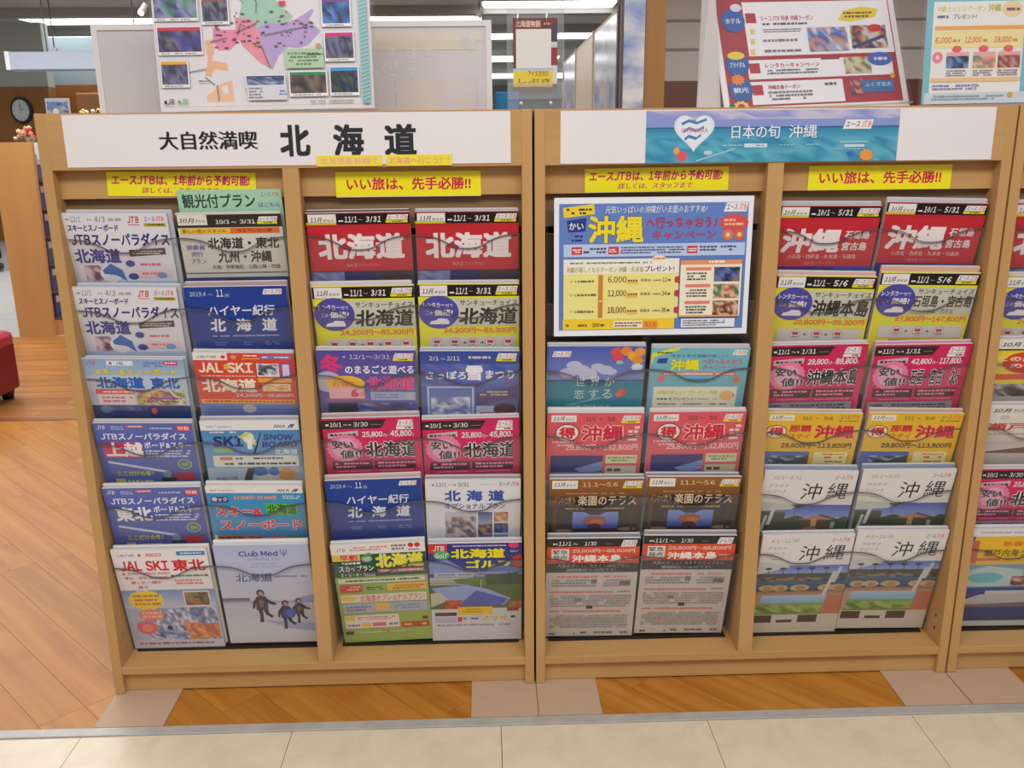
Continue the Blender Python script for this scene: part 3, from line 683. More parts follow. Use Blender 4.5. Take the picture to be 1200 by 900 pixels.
def c_camp(A):
    A.G(0, 0, 1, 1.4, (120, 190, 206), (90, 170, 200)); A.poly([(0, .06), (.24, 0), (.28, .0), (.28, .02), (.03, .1), (0, .2)], (232, 226, 60)); A.L(.05, .04, .22, .07, (110, 100, 40), 1)
    A.T('今年の冬は沖縄が楽しい!', .2, .07, .78, .11, (70, 90, 130), .01, res=1); logo(A, .82, .02, .97, .08)
    A.poly([(.07, .12), (.17, .11), (.16, .17), (.06, .17)], (60, 70, 160)); A.T('沖縄', .2, .125, .5, .25, (240, 228, 40), .045, ol=(120, 140, 60), ow=.03); A.T('へ行っちゃおう', .53, .12, .93, .18, (214, 84, 100), .03); A.T('キャンペーン', .54, .19, .88, .24, (206, 84, 100), .03)
    A.R(.12, .27, .88, .305, (226, 120, 120)); A.L(.14, .275, .86, .3, W_, 1, 3); A.E(.12, .34, .04, .035, (226, 120, 130)); A.E(.9, .35, .035, .04, (216, 130, 60))
    A.L(.3, .335, .8, .36, (80, 140, 160), 1, 3)
    A.R(.05, .43, .92, 1.2, (234, 232, 206)); A.T('沖縄が楽しい！クーポン 沖縄', .08, .47, .72, .52, (200, 196, 50), .02, res=1); A.L(.08, .55, .2, .59, (90, 90, 140), 1); A.T('をプレゼント!', .22, .55, .5, .59, (70, 60, 120), .03, res=1); A.L(.52, .56, .72, .58, (150, 150, 150), 1)
    A.E(.82, .53, .08, .055, (236, 190, 120)); A.L(.75, .51, .9, .55, (120, 90, 140), 1)
    for i in range(3): A.L(.1 + i * .27, .615, .3 + i * .27, .64, (110, 110, 90), 1, i)
    A.R(.07, .665, .9, .69, (226, 150, 70)); A.R(.07, .7, .9, .8, (240, 226, 150))


def c_toku(A):
    A.R(0, 0, 1, 1.4, (226, 92, 104)); A.R(.04, .03, .3, .11, W_); A.T('11月', .06, .045, .18, .095, K_, .02, .25); A.T('からの', .19, .06, .28, .095, K_, .01, .2, res=1)
    A.T('11/1', .4, .05, .5, .1, (70, 40, 40), .02); A.T('〜', .53, .065, .57, .085, (90, 40, 40), .01); A.T('5/6', .62, .05, .7, .1, (90, 40, 40), .02); logo(A, .77, .03, .96, .09, strip=YEL)
    A.E(.21, .245, .125, .11, (110, 50, 60), 26); A.E(.21, .245, .115, .1, (240, 226, 222), 26); A.T('得', .125, .175, .295, .315, (214, 40, 60), .05)
    A.T('沖縄', .36, .15, .8, .345, (214, 40, 70), .045, ol=(244, 232, 230), ow=.05); A.L(.83, .15, .98, .35, (244, 214, 212), 4, 4, cw=.06, fill=.7)
    A.L(.05, .34, .3, .42, (240, 190, 190), 2, 5); A.T('29,800円〜132,800円', .2, .385, .96, .47, (244, 216, 214), .03)
    A.G(.05, .53, .6, .82, (40, 36, 110), (60, 70, 140)); A.poly([(.3, .7), (.6, .6), (.6, .72), (.4, .76)], (130, 150, 200)); A.G(.05, .74, .6, .82, (110, 120, 150), (190, 190, 200)); A.R(.63, .52, .96, .63, (222, 218, 176)); A.L(.65, .54, .94, .61, (130, 150, 90), 2, 2); A.R(.63, .66, .96, .78, (206, 200, 170)); A.L(.65, .68, .8, .75, (90, 80, 70), 1); A.R(0, .84, 1, 1.4, (210, 200, 200))


def c_terrace(A):
    A.G(0, 0, 1, .35, (160, 100, 40), (96, 60, 36)); A.G(0, .35, 1, 1.4, (56, 44, 38), (26, 22, 24)); A.R(.03, .02, .3, .125, W_); A.T('11月', .05, .045, .17, .1, K_, .02, .25); A.T('からの', .18, .06, .28, .1, K_, .01, .2, res=1)
    A.T('11.1〜5.6', .35, .045, .72, .1, (240, 220, 170), .01); logo(A, .78, .03, .98, .09, strip=YEL)
    A.L(.18, .175, .8, .2, (190, 150, 100), 1, 3); A.R(.11, .23, .9, .34, (44, 34, 32)); A.T('《沖縄》', .06, .23, .28, .33, (206, 170, 120), .0); A.T('楽園のテラス', .31, .215, .93, .345, (226, 206, 176), .01); A.L(.14, .37, .82, .4, (200, 160, 110), 1, 7)
    A.G(.26, .43, .75, .65, (130, 150, 216), (60, 80, 170)); A.E(.5, .55, .14, .08, (150, 80, 60), jag=.2); A.E(.52, .57, .09, .05, (190, 110, 70), jag=.3); A.poly([(.38, .43), (.62, .43), (.55, .47), (.45, .47)], (50, 50, 90)); A.E(.5, .64, .08, .06, (70, 40, 36)); A.R(.1, .66, .9, .72, (24, 20, 24))
    A.E(.16, .68, .11, .025, (150, 120, 80)); A.E(.85, .66, .1, .025, (150, 120, 80)); A.R(.05, .3, .09, .7, (90, 60, 36)); A.R(.88, .36, .91, .7, (70, 50, 34))
    A.G(0, .73, 1, .78, (150, 150, 156), (90, 90, 96)); A.R(0, .78, 1, 1.4, (50, 50, 52))


def c_kinkyu(A):
    A.R(0, 0, 1, 1.4, (206, 198, 190)); A.R(0, 0, 1, .1, (46, 44, 46)); A.R(0, .1, 1, .3, (224, 82, 50)); A.L(.06, .05, .11, .08, W_, 1); A.T('11/1', .12, .035, .26, .085, W_, .02, .1); A.T('〜', .28, .055, .33, .075, W_, .01); A.T('1/30', .4, .035, .53, .085, W_, .02, .1); A.L(.6, .06, .7, .075, (130, 130, 130), 1)
    logo(A, .79, .02, .96, .1)
    A.R(.05, .125, .24, .26, (232, 226, 220)); A.T('緊急', .065, .135, .225, .19, (50, 46, 46), .03, res=1); A.T('発売', .065, .2, .225, .252, (50, 46, 46), .03, res=1)
    A.T('29,800円〜88,800円', .27, .125, .95, .175, (244, 226, 216), .03); A.T('沖縄本島', .27, .195, .81, .285, (246, 240, 236), .04); A.L(.83, .22, .95, .27, (246, 200, 180), 2)
    A.R(0, .3, 1, .415, (50, 50, 52)); A.T('人気のホテルに泊まるお得なプラン', .12, .31, .9, .355, (170, 168, 166), .01, res=1); A.T('期間限定の発売です!', .22, .365, .76, .405, (176, 174, 172), .01, res=1)
    A.L(.06, .45, .56, .49, (226, 120, 100), 1, 3); A.L(.62, .45, .9, .49, (224, 140, 120), 1, 3); A.L(.06, .5, .56, .6, (140, 136, 132), 3, 4); A.L(.62, .5, .94, .6, (150, 146, 140), 3, 5); A.R(.5, .5, .56, .55, (120, 120, 116)); A.R(.81, .53, .93, .58, (110, 110, 106))
    A.L(.05, .65, .75, .68, (226, 110, 90), 1, 6); A.L(.8, .65, .94, .67, (110, 106, 104), 1); A.L(.05, .7, .95, .86, (160, 154, 148), 5, 4); A.R(.33, .74, .4, .79, (130, 130, 124)); A.R(.46, .84, .53, .88, (60, 54, 50)); A.L(.05, .9, .85, .93, (226, 110, 90), 1, 8); A.L(.05, .96, .94, 1.14, (160, 154, 148), 6, 14)
    A.L(.25, 1.0, .3, 1.12, (220, 130, 120), 3); A.L(.05, 1.2, .12, 1.23, (60, 56, 54), 1); A.L(.4, 1.18, .95, 1.22, (110, 106, 104), 1, 5); A.L(.3, 1.2, .38, 1.23, (80, 76, 70), 1)


def c_naha(A):
    A.R(0, 0, 1, 1.4, (232, 186, 54)); A.R(.03, .03, .29, .11, (240, 232, 214)); A.T('11月', .05, .045, .17, .095, K_, .02, .25); A.T('からの', .18, .06, .27, .095, K_, .01, .2, res=1); A.T('11/1', .38, .05, .48, .1, (80, 60, 30), .01); A.T('〜', .51, .065, .55, .085, (80, 60, 30), .01); A.T('5/6', .6, .05, .7, .1, (80, 60, 30), .01)
    A.T('エース', .77, .035, .87, .085, (90, 90, 100), .02, .2, res=1); A.T('JTB', .88, .03, .97, .085, (226, 110, 80), .02, .2, res=1); A.L(.76, .1, .97, .12, (120, 110, 40), 1)
    A.E(.125, .27, .115, .095, (110, 40, 40), 24); A.E(.125, .27, .105, .085, (240, 226, 200), 24); A.T('得', .05, .205, .2, .33, (206, 36, 50), .045)
    A.T('那覇', .26, .175, .49, .27, (206, 44, 60), .035); A.T('ステイ', .27, .295, .49, .37, (214, 90, 70), .01); A.T('沖縄', .53, .17, .95, .36, (206, 36, 60), .045, ol=(244, 206, 190), ow=.02)
    A.T('29,800円〜113,800円', .2, .43, .95, .51, (62, 52, 40), .02)
    A.G(.0, .56, .52, .8, (70, 96, 176), (130, 150, 200)); A.N(.1, .62, .52, .76, [(210, 214, 226), (170, 180, 210), (90, 100, 130), (60, 80, 60)], 8, 4, 4); A.poly([(.25, .72), (.52, .6), (.52, .8), (.2, .8)], (84, 90, 84))
    A.R(.57, .56, .93, .8, (238, 220, 160)); A.L(.6, .58, .9, .61, (200, 120, 70), 1); A.L(.68, .62, .88, .66, (214, 60, 60), 1); A.L(.6, .68, .9, .78, (170, 150, 90), 2)


def c_plat(A, n=1):
    A.R(0, 0, 1, .42, (228, 224, 222)); d = '10/1〜3/31' if n == 1 else '4/1〜11/30'
    A.T(d, .1, .06, .4, .1, (110, 106, 106), -.002, .1); A.T('エース', .76, .055, .86, .1, (80, 80, 130), .015, .2, res=1); A.T('JTB', .865, .05, .95, .1, (210, 60, 80), .02, .2, res=1)
    A.T('プラチナ', .07, .16, .29, .2, (130, 126, 126), -.006, .1); A.T('リゾート', .07, .225, .27, .275, (130, 126, 126), -.006, .1)
    A.T('沖', .43, .15, .65, .355, (40, 36, 40), .004, .1); A.T('縄', .7, .14, .92, .345, (40, 36, 40), .004, .1)
    A.L(.1, .32, .26, .34, (180, 176, 176), 1)
    if n == 1:
        A.G(0, .42, 1, .58, (64, 84, 176), (130, 150, 210)); A.poly([(0, .38), (.25, .4), (.4, .43), (.36, .48), (0, .5)], (196, 200, 190)); A.poly([(.35, .42), (.5, .42), (.43, .47)], (60, 50, 50)); A.R(.4, .44, .405, .6, (60, 56, 50))
        A.poly([(.3, .6), (.44, .56), (.55, .6), (.7, .54), (.88, .6), (.95, .56), (1, .58), (1, .76), (.3, .76)], (60, 76, 54)); A.poly([(.46, .61), (.66, .555), (.84, .61)], (190, 120, 100)); A.R(.5, .61, .8, .72, (90, 76, 50)); A.R(.6, .6, .66, .7, (190, 160, 100)); A.R(.82, .64, .86, .72, (170, 180, 150))
        A.poly([(0, .5), (.3, .52), (.3, .8), (0, .8)], (66, 74, 52)); A.poly([(.15, .46), (.19, .46), (.15, .68), (.11, .68)], (206, 206, 206)); A.poly([(.08, .56), (.11, .56), (.08, .78), (.04, .78)], (196, 196, 196))
        A.G(.1, .73, 1, .82, (70, 100, 120), (40, 60, 90)); A.G(0, .82, 1, 1.4, (40, 60, 90), (30, 50, 80)); A.E(.6, .73, .08, .02, (180, 110, 90))
    else:
        A.G(0, .42, 1, .55, (80, 112, 206), (150, 170, 216)); A.poly([(0, .36), (.3, .4), (.36, .44), (0, .54)], (206, 208, 206)); A.G(0, .53, 1, .62, (80, 76, 70), (60, 76, 90))
        for x in (.12, .28, .45, .6, .76):
            A.R(x, .46, x + .008, .6, (50, 44, 40)); A.E(x, .46, .05, .02, (50, 56, 44), jag=.4)
        A.G(0, .6, 1, .78, (60, 110, 150), (40, 70, 96)); A.N(0, .58, 1, .64, [(90, 84, 76), (60, 64, 60), (150, 130, 100)], 16, 2, 4)
        for x, r in ((.13, .09), (.28, .09), (.5, .11), (.8, .1), (.93, .1)):
            A.E(x, .735, r, .045, (196, 170, 126)); A.E(x + .01, .74, r * .5, .035, (170, 136, 90))
        A.G(0, .78, 1, .84, (150, 110, 90), (180, 150, 120)); A.G(.06, .84, .82, .96, (176, 196, 220), (120, 176, 200)); A.G(.03, .96, .84, 1.12, (130, 160, 70), (96, 126, 50)); A.N(.04, .98, .83, 1.1, [(140, 170, 80), (90, 120, 50), (166, 180, 100)], 12, 3, 8)
        A.poly([(.84, .5), (.88, .5), (.8, .84), (.76, .84)], (206, 204, 198)); A.poly([(.9, .44), (.94, .44), (.88, .66), (.84, .66)], (206, 204, 198)); A.poly([(.82, .84), (1, .84), (1, 1.25), (.78, 1.25)], (190, 116, 90))
        A.R(0, 1.12, 1, 1.4, (206, 196, 180)); A.R(.02, 1.13, .24, 1.24, (74, 46, 40)); A.R(.54, 1.13, .76, 1.24, (74, 46, 40)); A.R(.3, 1.2, .48, 1.24, (60, 40, 34)); A.poly([(0, .84), (.1, .82), (.02, 1.12), (0, 1.12)], (190, 150, 130))


def c_kono(A):
    A.R(0, 0, 1, 1.4, (236, 214, 50)); A.R(.0, .0, 1, .13, W_); A.T('10月', .05, .04, .25, .1, K_, .03, .25); A.T('からの', .27, .05, .38, .1, K_, .02, .2); A.R(0, .13, 1, .15, K_)
    A.E(.35, .32, .24, .15, (220, 70, 40)); A.T('この内容で', .06, .23, .7, .3, W_, .03); A.T('この価格', .06, .33, .64, .4, W_, .03)
    A.R(0, .48, 1, .56, (226, 80, 60)); A.T('九州', .4, .48, .7, .56, W_, .03); A.N(0, .62, 1, .8, [(120, 60, 40), (60, 40, 36), (200, 190, 190), (90, 80, 80)], 14, 4, 4); A.R(0, .8, 1, 1.4, (200, 190, 180))


def c_seto(A):
    A.G(0, 0, 1, 1.4, (232, 228, 216), (180, 170, 160)); A.T('10月', .05, .05, .25, .12, K_, .02, .25); A.T('からの', .27, .06, .38, .115, K_, .01, .2); A.E(.2, .2, .05, .04, (200, 196, 190)); A.T('瀬戸内海', .02, .29, .95, .42, (206, 60, 66), .03); A.L(.04, .46, .5, .5, (190, 140, 130), 1)
    A.G(0, .6, 1, .75, (200, 190, 186), (214, 206, 200)); A.poly([(.3, .74), (1, .62), (1, .82), (.0, .8)], (120, 70, 70))


def c_shin(A):
    A.R(0, 0, 1, 1.4, (70, 110, 170)); A.R(0, 0, 1, .1, (230, 228, 230)); A.L(.1, .03, .7, .06, (190, 130, 160), 1, 3); A.R(.06, .1, 1, .52, (236, 190, 50)); A.T('新春の瀬戸', .38, .17, .95, .25, (226, 110, 40), .02); A.T('瀬戸内海クルーズ', .2, .29, .98, .4, (110, 100, 40), .03)
    A.poly([(.04, .16), (.12, .16), (.14, .5), (.02, .5)], (206, 110, 90)); A.R(0, .42, .4, .46, (206, 110, 60)); A.G(0, .52, 1, .86, (120, 160, 190), (160, 200, 210)); A.poly([(0, .64), (.3, .54), (.7, .6), (.75, .84), (.1, .86)], (190, 210, 206)); A.E(.3, .72, .2, .08, (110, 190, 200)); A.N(.6, .7, 1, .85, [(180, 70, 70), (220, 210, 200), (120, 60, 60)], 6, 3, 3)
    A.G(0, .88, 1, 1.4, (44, 70, 150), (30, 46, 100)); A.poly([(.05, 1.1), (.3, .98), (.6, .94), (1, .98), (1, 1.12), (.15, 1.16)], (190, 186, 186)); A.R(.35, .92, .8, .97, (206, 200, 196)); A.poly([(.1, 1.14), (1, 1.1), (1, 1.18), (.2, 1.18)], (120, 100, 110))


KINDS = {
    'snow': (c_snow, 0.95), 'ski_yellow': (c_ski_yellow, 0.92), 'joetsu': (lambda A: c_jtb_blue(A, '上越', W_, PINK), .82), 'tohoku': (lambda A: c_jtb_blue(A, '東北', (240, 236, 244), None), .85),
    'jal_tohoku': (c_jal_tohoku, 1.05), 'new_style': (c_new_style, 0.86), 'haiya': (c_haiya, 1.03), 'jalski': (c_jalski, 0.82), 'ana_ski': (c_ana_ski, 0.98), 'ana_board': (c_ana_board, .87), 'club': (c_club, 0.97),
    'red': (c_red, 0.94), 'thank': (c_thank, 1.08), 'fuyu': (c_fuyu, 0.98), 'sapporo': (c_sapporo, 0.95), 'yasui': (c_yasui, 1.05), 'option': (c_option, 0.98), 'sky': (c_sky, 1.05), 'golf': (c_golf, 0.97),
    'sekai': (c_sekai, 1.07), 'camp': (c_camp, 1.03), 'toku': (c_toku, 0.97), 'terrace': (c_terrace, 0.98), 'kinkyu': (c_kinkyu, 1.1),
    'red_oki': (lambda A: c_red(A, True), .96), 'thank_oki': (lambda A: c_thank(A, '沖縄本島', '29,800円〜99,300円', '5/6', None, 3), 1.08),
    'thank_ishi': (lambda A: c_thank(A, '石垣島・宮古島', '97,800円〜147,800円', '5/6', '小浜島・西表島', 3), 1.08),
    'yasui_oki': (lambda A: c_yasui(A, '沖縄本島', '29,800', '89,800', '11/1', '1/31'), 1.03), 'yasui_ishi': (lambda A: c_yasui(A, '石垣・宮古・久米', '42,800', '117,800', '11/1', '1/31'), 1.03),
    'naha': (c_naha, 0.84), 'plat1': (lambda A: c_plat(A, 1), 1.02), 'plat2': (lambda A: c_plat(A, 2), .99),
    'kono': (c_kono, 0.82), 'seto': (c_seto, 0.72), 'shin': (c_shin, 0.92), 'red_kyu': (c_red, 1.06), 'thank_kyu': (c_thank, 1.08),
}
BW, BH, BT = .2, .275, .006
TILT = math.radians(12.8)
YTOP = .012


@lru_cache(None)
def cover_mesh(kind):
    fn, vs = KINDS[kind]
    A = Art(vs); fn(A)
    # trim what would run past the foot of the sheet
    lim = BH / BW
    A.V = [(min(max(x, 0.0), 1.0), min(max(y, 0.0), lim), z) for x, y, z in A.V]
    me = A.mesh('cover_print', BW)
    return me


@lru_cache(None)
def block_mesh(t, w_, h_, curl=0.0):
    """a booklet body: origin at top centre of its front face, tapering a little toward the fold"""
    bm = bmesh.new(); add_box(bm, -w_ / 2, w_ / 2, 0, t, -h_, 0, .0008)
    me = bpy.data.meshes.new('booklet'); bm.to_mesh(me); bm.free(); me.materials.append(PAGES)
    return me


COLMAT = {}


def spare_mat(colr):
    if colr not in COLMAT:
        COLMAT[colr] = mat('spare_%d_%d_%d' % colr, colr, .5)
    return COLMAT[colr]


def brochure(kind, x, z, roll, label, group, spare_col=(200, 196, 200), lift=.007, dx=0.0, spare=True):
    rot = Euler((TILT, math.radians(-roll), 0))
    o = link('brochure', block_mesh(BT, BW, BH), None)
    o.location = (x, YTOP, z); o.rotation_euler = rot
    tag(o, label, 'brochure', group)
    p = link('cover_print', cover_mesh(kind), None, o); p.location = (0, -.0003, 0)
    if not spare: return o, None
    # the spare copies behind it
    s = link('brochure', block_mesh(.006, BW, BH).copy(), None)
    s.data.materials.clear(); s.data.materials.append(spare_mat(spare_col))
    R = rot.to_matrix()
    s.location = Vector((x, YTOP, z)) + R @ Vector((dx, BT + .0012, lift)); s.rotation_euler = rot
    # page layers of the spare, seen at its edges
    pg = link('pages', block_mesh(.0038, BW - .003, BH), None, s); pg.location = (0, .0012, .0012)
    return o, s


# ---------------------------------------------------------------- floors
def clip_poly(poly, x0, x1, y0, y1):
    def cl(P, f, inter):
        out = []
        for i in range(len(P)):
            p, q = P[i], P[(i + 1) % len(P)]
            if f(p):
                out.append(p)
                if not f(q): out.append(inter(p, q))
            elif f(q): out.append(inter(p, q))
        return out

    def ix(v): return lambda p, q: (v, p[1] + (q[1] - p[1]) * (v - p[0]) / (q[0] - p[0]))
    def iy(v): return lambda p, q: (p[0] + (q[0] - p[0]) * (v - p[1]) / (q[1] - p[1]), v)
    for f, it in ((lambda p: p[0] >= x0, ix(x0)), (lambda p: p[0] <= x1, ix(x1)), (lambda p: p[1] >= y0, iy(y0)), (lambda p: p[1] <= y1, iy(y1))):
        if len(poly) < 3: return []
        poly = cl(poly, f, it)
    return poly if len(poly) >= 3 else []


sub = box('floor', -12, 9, -6, 27, -.06, -.012, mat('floor_screed', (140, 94, 50), .8)); tag(sub, kind='structure')


def slab(name, poly, z0, z1, mt, parent, ang=0.0, gap=.0012, bev=.0008):
    cx = sum(p[0] for p in poly) / len(poly); cy = sum(p[1] for p in poly) / len(poly)
    P = poly
    bm = bmesh.new(); ca, sa = math.cos(-ang), math.sin(-ang)
    loc = [((x - cx) * ca - (y - cy) * sa, (x - cx) * sa + (y - cy) * ca) for x, y in P]
    loc = [(x - math.copysign(min(gap, abs(x)), x), y - math.copysign(min(gap, abs(y)), y)) for x, y in loc]
    T = [bm.verts.new((x, y, z1)) for x, y in loc]; B = [bm.verts.new((x, y, z0)) for x, y in loc]
    f = bm.faces.new(T); n = len(T)
    for i in range(n): bm.faces.new((T[i], B[i], B[(i + 1) % n], T[(i + 1) % n]))
    me = bpy.data.meshes.new(name); bmesh.ops.recalc_face_normals(bm, faces=bm.faces); bm.to_mesh(me); bm.free()
    me.materials.append(mt)
    o = bpy.data.objects.new(name, me); COL.objects.link(o); o.parent = parent
    o.location = Vector((cx, cy, 0)) - ORIG[parent]; o.rotation_euler.z = ang
    return o


rnd = random.Random(4)
PW = .133 / math.sqrt(2)      # plank width
q2 = math.sqrt(.5)
PX0, PX1, PY0, PY1 = -1.75, 2.05, -.1155, 2.08
for k in range(-14, 34):
    s0 = (.178 + k * .133) * q2; s1 = s0 + PW       # distance along (1,1)/sqrt2
    t = -4 + rnd.random() * .8
    while t < 4:
        Lk = rnd.choice((.75, .9, 1.05))
        c4 = [(s * q2 + tt * q2, s * q2 - tt * q2) for s, tt in ((s0, t), (s1, t), (s1, t + Lk), (s0, t + Lk))]
        P = clip_poly(c4, PX0, PX1, PY0, PY1)
        t += Lk
        if not P: continue
        if min(p[0] for p in P) > .15 and min(p[1] for p in P) > .16: continue
        slab('plank', P, -.011, 0.0, PLANK, sub, -math.pi / 4, gap=.0004)
# the brown strip and the planks beyond it
box('threshold_strip', PX0, .2, 2.081, 2.115, -.011, .002, mat('brown_strip', (128, 76, 46), .5), sub)
for r in range(16):
    y0 = 2.118 + r * .112; x = -3.4 + rnd.random() * .8
    while x < .2:
        Lk = rnd.choice((.8, 1.0, 1.2)); P = clip_poly([(x, y0), (x + Lk, y0), (x + Lk, y0 + .11), (x, y0 + .11)], -3.4, .2, 2.118, 3.9)
        x += Lk
        if P: slab('plank', P, -.011, 0.0, PLANKB, sub, 0, gap=.0006)
# pale floor of the shop beyond
GREYT = mat('grey_vinyl', (178, 180, 182), .35, vary=.06, bscale=3)
for i in range(12):
    for j in range(9):
        x0 = -8 + i * .6; y0 = 3.905 + j * .6
        if x0 > -1.9: continue
        o = box('vinyl_tile', x0 + .001, x0 + .598, y0 + .001, y0 + .598, -.011, 0, GREYT, sub)
box('vinyl_field', -12, 9, 9.31, 27, -.011, -.0005, GREYT, sub)
# marble aisle in front
for i in range(-3, 7):
    for j in range(2):
        x0 = -.014 + i * .4275; y1 = -.1435 - j * .43
        box('marble_tile', x0 + .0007, x0 + .4268, y1 - .4287, y1, -.011, 0.0, MARBLE, sub)
o = box('threshold_strip', -1.75, 2.6, -.1425, -.1165, -.011, .003, STEEL, sub, .0015); o['label'] = 'worn grey metal edging strip between wood and stone'
# flat beige plates under the rack ends
for x0, x1 in ((.001, .142), (.779, .9195), (.9215, 1.054), (1.697, 1.8385), (1.8415, 1.99)):
    box('floor_plate', x0, x1, -.1155, .05, .0002, .003, TILEB, sub)

# ---------------------------------------------------------------- the racks
H = 1.22
RW = .917


def rack(x0, label, with_bays=2):
    x1 = x0 + RW; xm = x0 + .4615
    rk = empty('brochure_rack', (x0 + RW / 2, .15, 0), label, 'rack', 'wooden brochure racks standing side by side')
    box('side_panel', x0, x0 + .02, 0, .3, .004, H, WOOD, rk, .001)
    box('side_panel', x1 - .02, x1, 0, .3, .004, H, WOOD, rk, .001)
    box('header_board', x0 + .02, x1 - .02, 0.0003, .02, 1.118, H, WOODH, rk)
    box('top_board', x0 + .02, x1 - .02, .02, .3, H - .02, H, WOODH, rk)
    box('back_panel', x0 + .02, x1 - .02, .285, .3, .004, H - .02, WOODH, rk)
    box('base_shelf', x0 + .02, x1 - .02, .0003, .285, .05, .068, WOODH, rk, .0012)
    box('kick_board', x0 + .02, x1 - .02, .014, .03, .004, .05, WOODH, rk)
    box('divider', xm - .0155, xm + .0155, .0006, .12, .068, 1.118, WOOD, rk, .001)
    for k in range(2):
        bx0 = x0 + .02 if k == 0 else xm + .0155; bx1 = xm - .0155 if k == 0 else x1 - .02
        # upper fascia behind the yellow notes; board under it is painted dark for the shade
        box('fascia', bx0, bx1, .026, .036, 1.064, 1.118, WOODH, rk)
        box('shade_board', bx0, bx1, .042, .05, 1.0, 1.08, mat('shade_brown', (140, 110, 78), .6), rk)
        # leaning brown board that carries the pockets
        box('pocket_board', bx0, bx1, .112, .118, .068, 1.06, DARK, rk)
        wd = bx1 - bx0
        c1 = bx0 + wd * .245; c2 = bx0 + wd * .745
        for i in range(6):
            zt = 1.036 - i * .1388
            pocket(rk, bx0 + .003, bx1 - .003, (c1, c2), zt)
        box('pocket_foot_shade', bx0 + .012, bx1 - .012, .064, .1, .0685, .0715, GAPD, rk)  # dark foot bar, its colour stands in for the shadow gap
        # clear cheeks at the ends of the pockets
        for xc in (bx0 + .004, bx1 - .006):
            prism('cheek', [(xc, .03, 1.03), (xc, .1, 1.03), (xc, .108, .08), (xc, .065, .08), (xc, .02, .35)], (.002, 0, 0), ACR, rk)
    for sx in (x0 + .0201, x1 - .0216):
        for sz in (.1, .13):
            bm = bmesh.new(); bmesh.ops.create_cone(bm, cap_ends=True, segments=12, radius1=.004, radius2=.003, depth=.0015)
            bmesh.ops.rotate(bm, verts=bm.verts, matrix=Matrix.Rotation(math.pi / 2, 3, 'Y')); bmesh.ops.translate(bm, verts=bm.verts, vec=(sx + .0007, .03, sz))
            bm_obj('screw', bm, mat('screw_steel', (150, 146, 140), .3, metal=1), rk, (sx, .03, sz))
    return rk


def wave(u, cs):
    d = min(abs(u - q) for q in cs)
    return .046 + .030 / (1 + (d / .045) ** 3.4)


def pocket(rk, xa, xb, cs, zt):
    """clear front plate of one tier, parallel to the booklets, with a wavy lip"""
    st, ct = math.sin(TILT), math.cos(TILT)

    def P(x, s, off):       # s metres down from the tier's top line, off = in front
        return Vector((x, YTOP + s * st - off * ct, zt - s * ct - off * st))
    n = 56; bm = bmesh.new(); F = []; B = []; FB = []; BB = []
    for i in range(n + 1):
        x = xa + (xb - xa) * i / n; s = wave(x, cs)
        F.append(bm.verts.new(P(x, s, .0042))); B.append(bm.verts.new(P(x, s, .0026)))
        FB.append(bm.verts.new(P(x, .268, .0042))); BB.append(bm.verts.new(P(x, .268, .0026)))
    for i in range(n):
        bm.faces.new((F[i], F[i + 1], FB[i + 1], FB[i])); bm.faces.new((B[i + 1], B[i], BB[i], BB[i + 1]))
    for q in (0, n): bm.faces.new((F[q], B[q], BB[q], FB[q]))
    c0 = ((xa + xb) / 2, YTOP + .06, zt - .27)
    o = bm_obj('pocket_front', bm, ACR, rk, c0)
    # the polished lip
    bm = bmesh.new(); ring = []
    for i in range(n + 1):
        x = xa + (xb - xa) * i / n; s = wave(x, cs)
        ring.append([bm.verts.new(P(x, s - .0002, .0046)), bm.verts.new(P(x, s - .0002, .0022)), bm.verts.new(P(x, s + .0013, .0022)), bm.verts.new(P(x, s + .0013, .0046))])
    for i in range(n):
        for j in range(4): bm.faces.new((ring[i][j], ring[i + 1][j], ring[i + 1][(j + 1) % 4], ring[i][(j + 1) % 4]))
    e = bmesh.new()
    me = bpy.data.meshes.new('pocket_lip'); base = Vector(c0)
    for v in bm.verts: v.co -= base
    bmesh.ops.recalc_face_normals(bm, faces=bm.faces); bm.to_mesh(me); bm.free(); e.free()
    me.materials.append(ACR_EDGE)
    l = bpy.data.objects.new('pocket_lip', me); COL.objects.link(l); l.parent = o


rack(0.0, 'light wooden brochure rack at the left, under the white header reading 北海道')
rack(.9215, 'middle light wooden brochure rack, under the header with the blue sea print')
rack(1.8425, 'light wooden brochure rack cut off by the right edge of the photo')

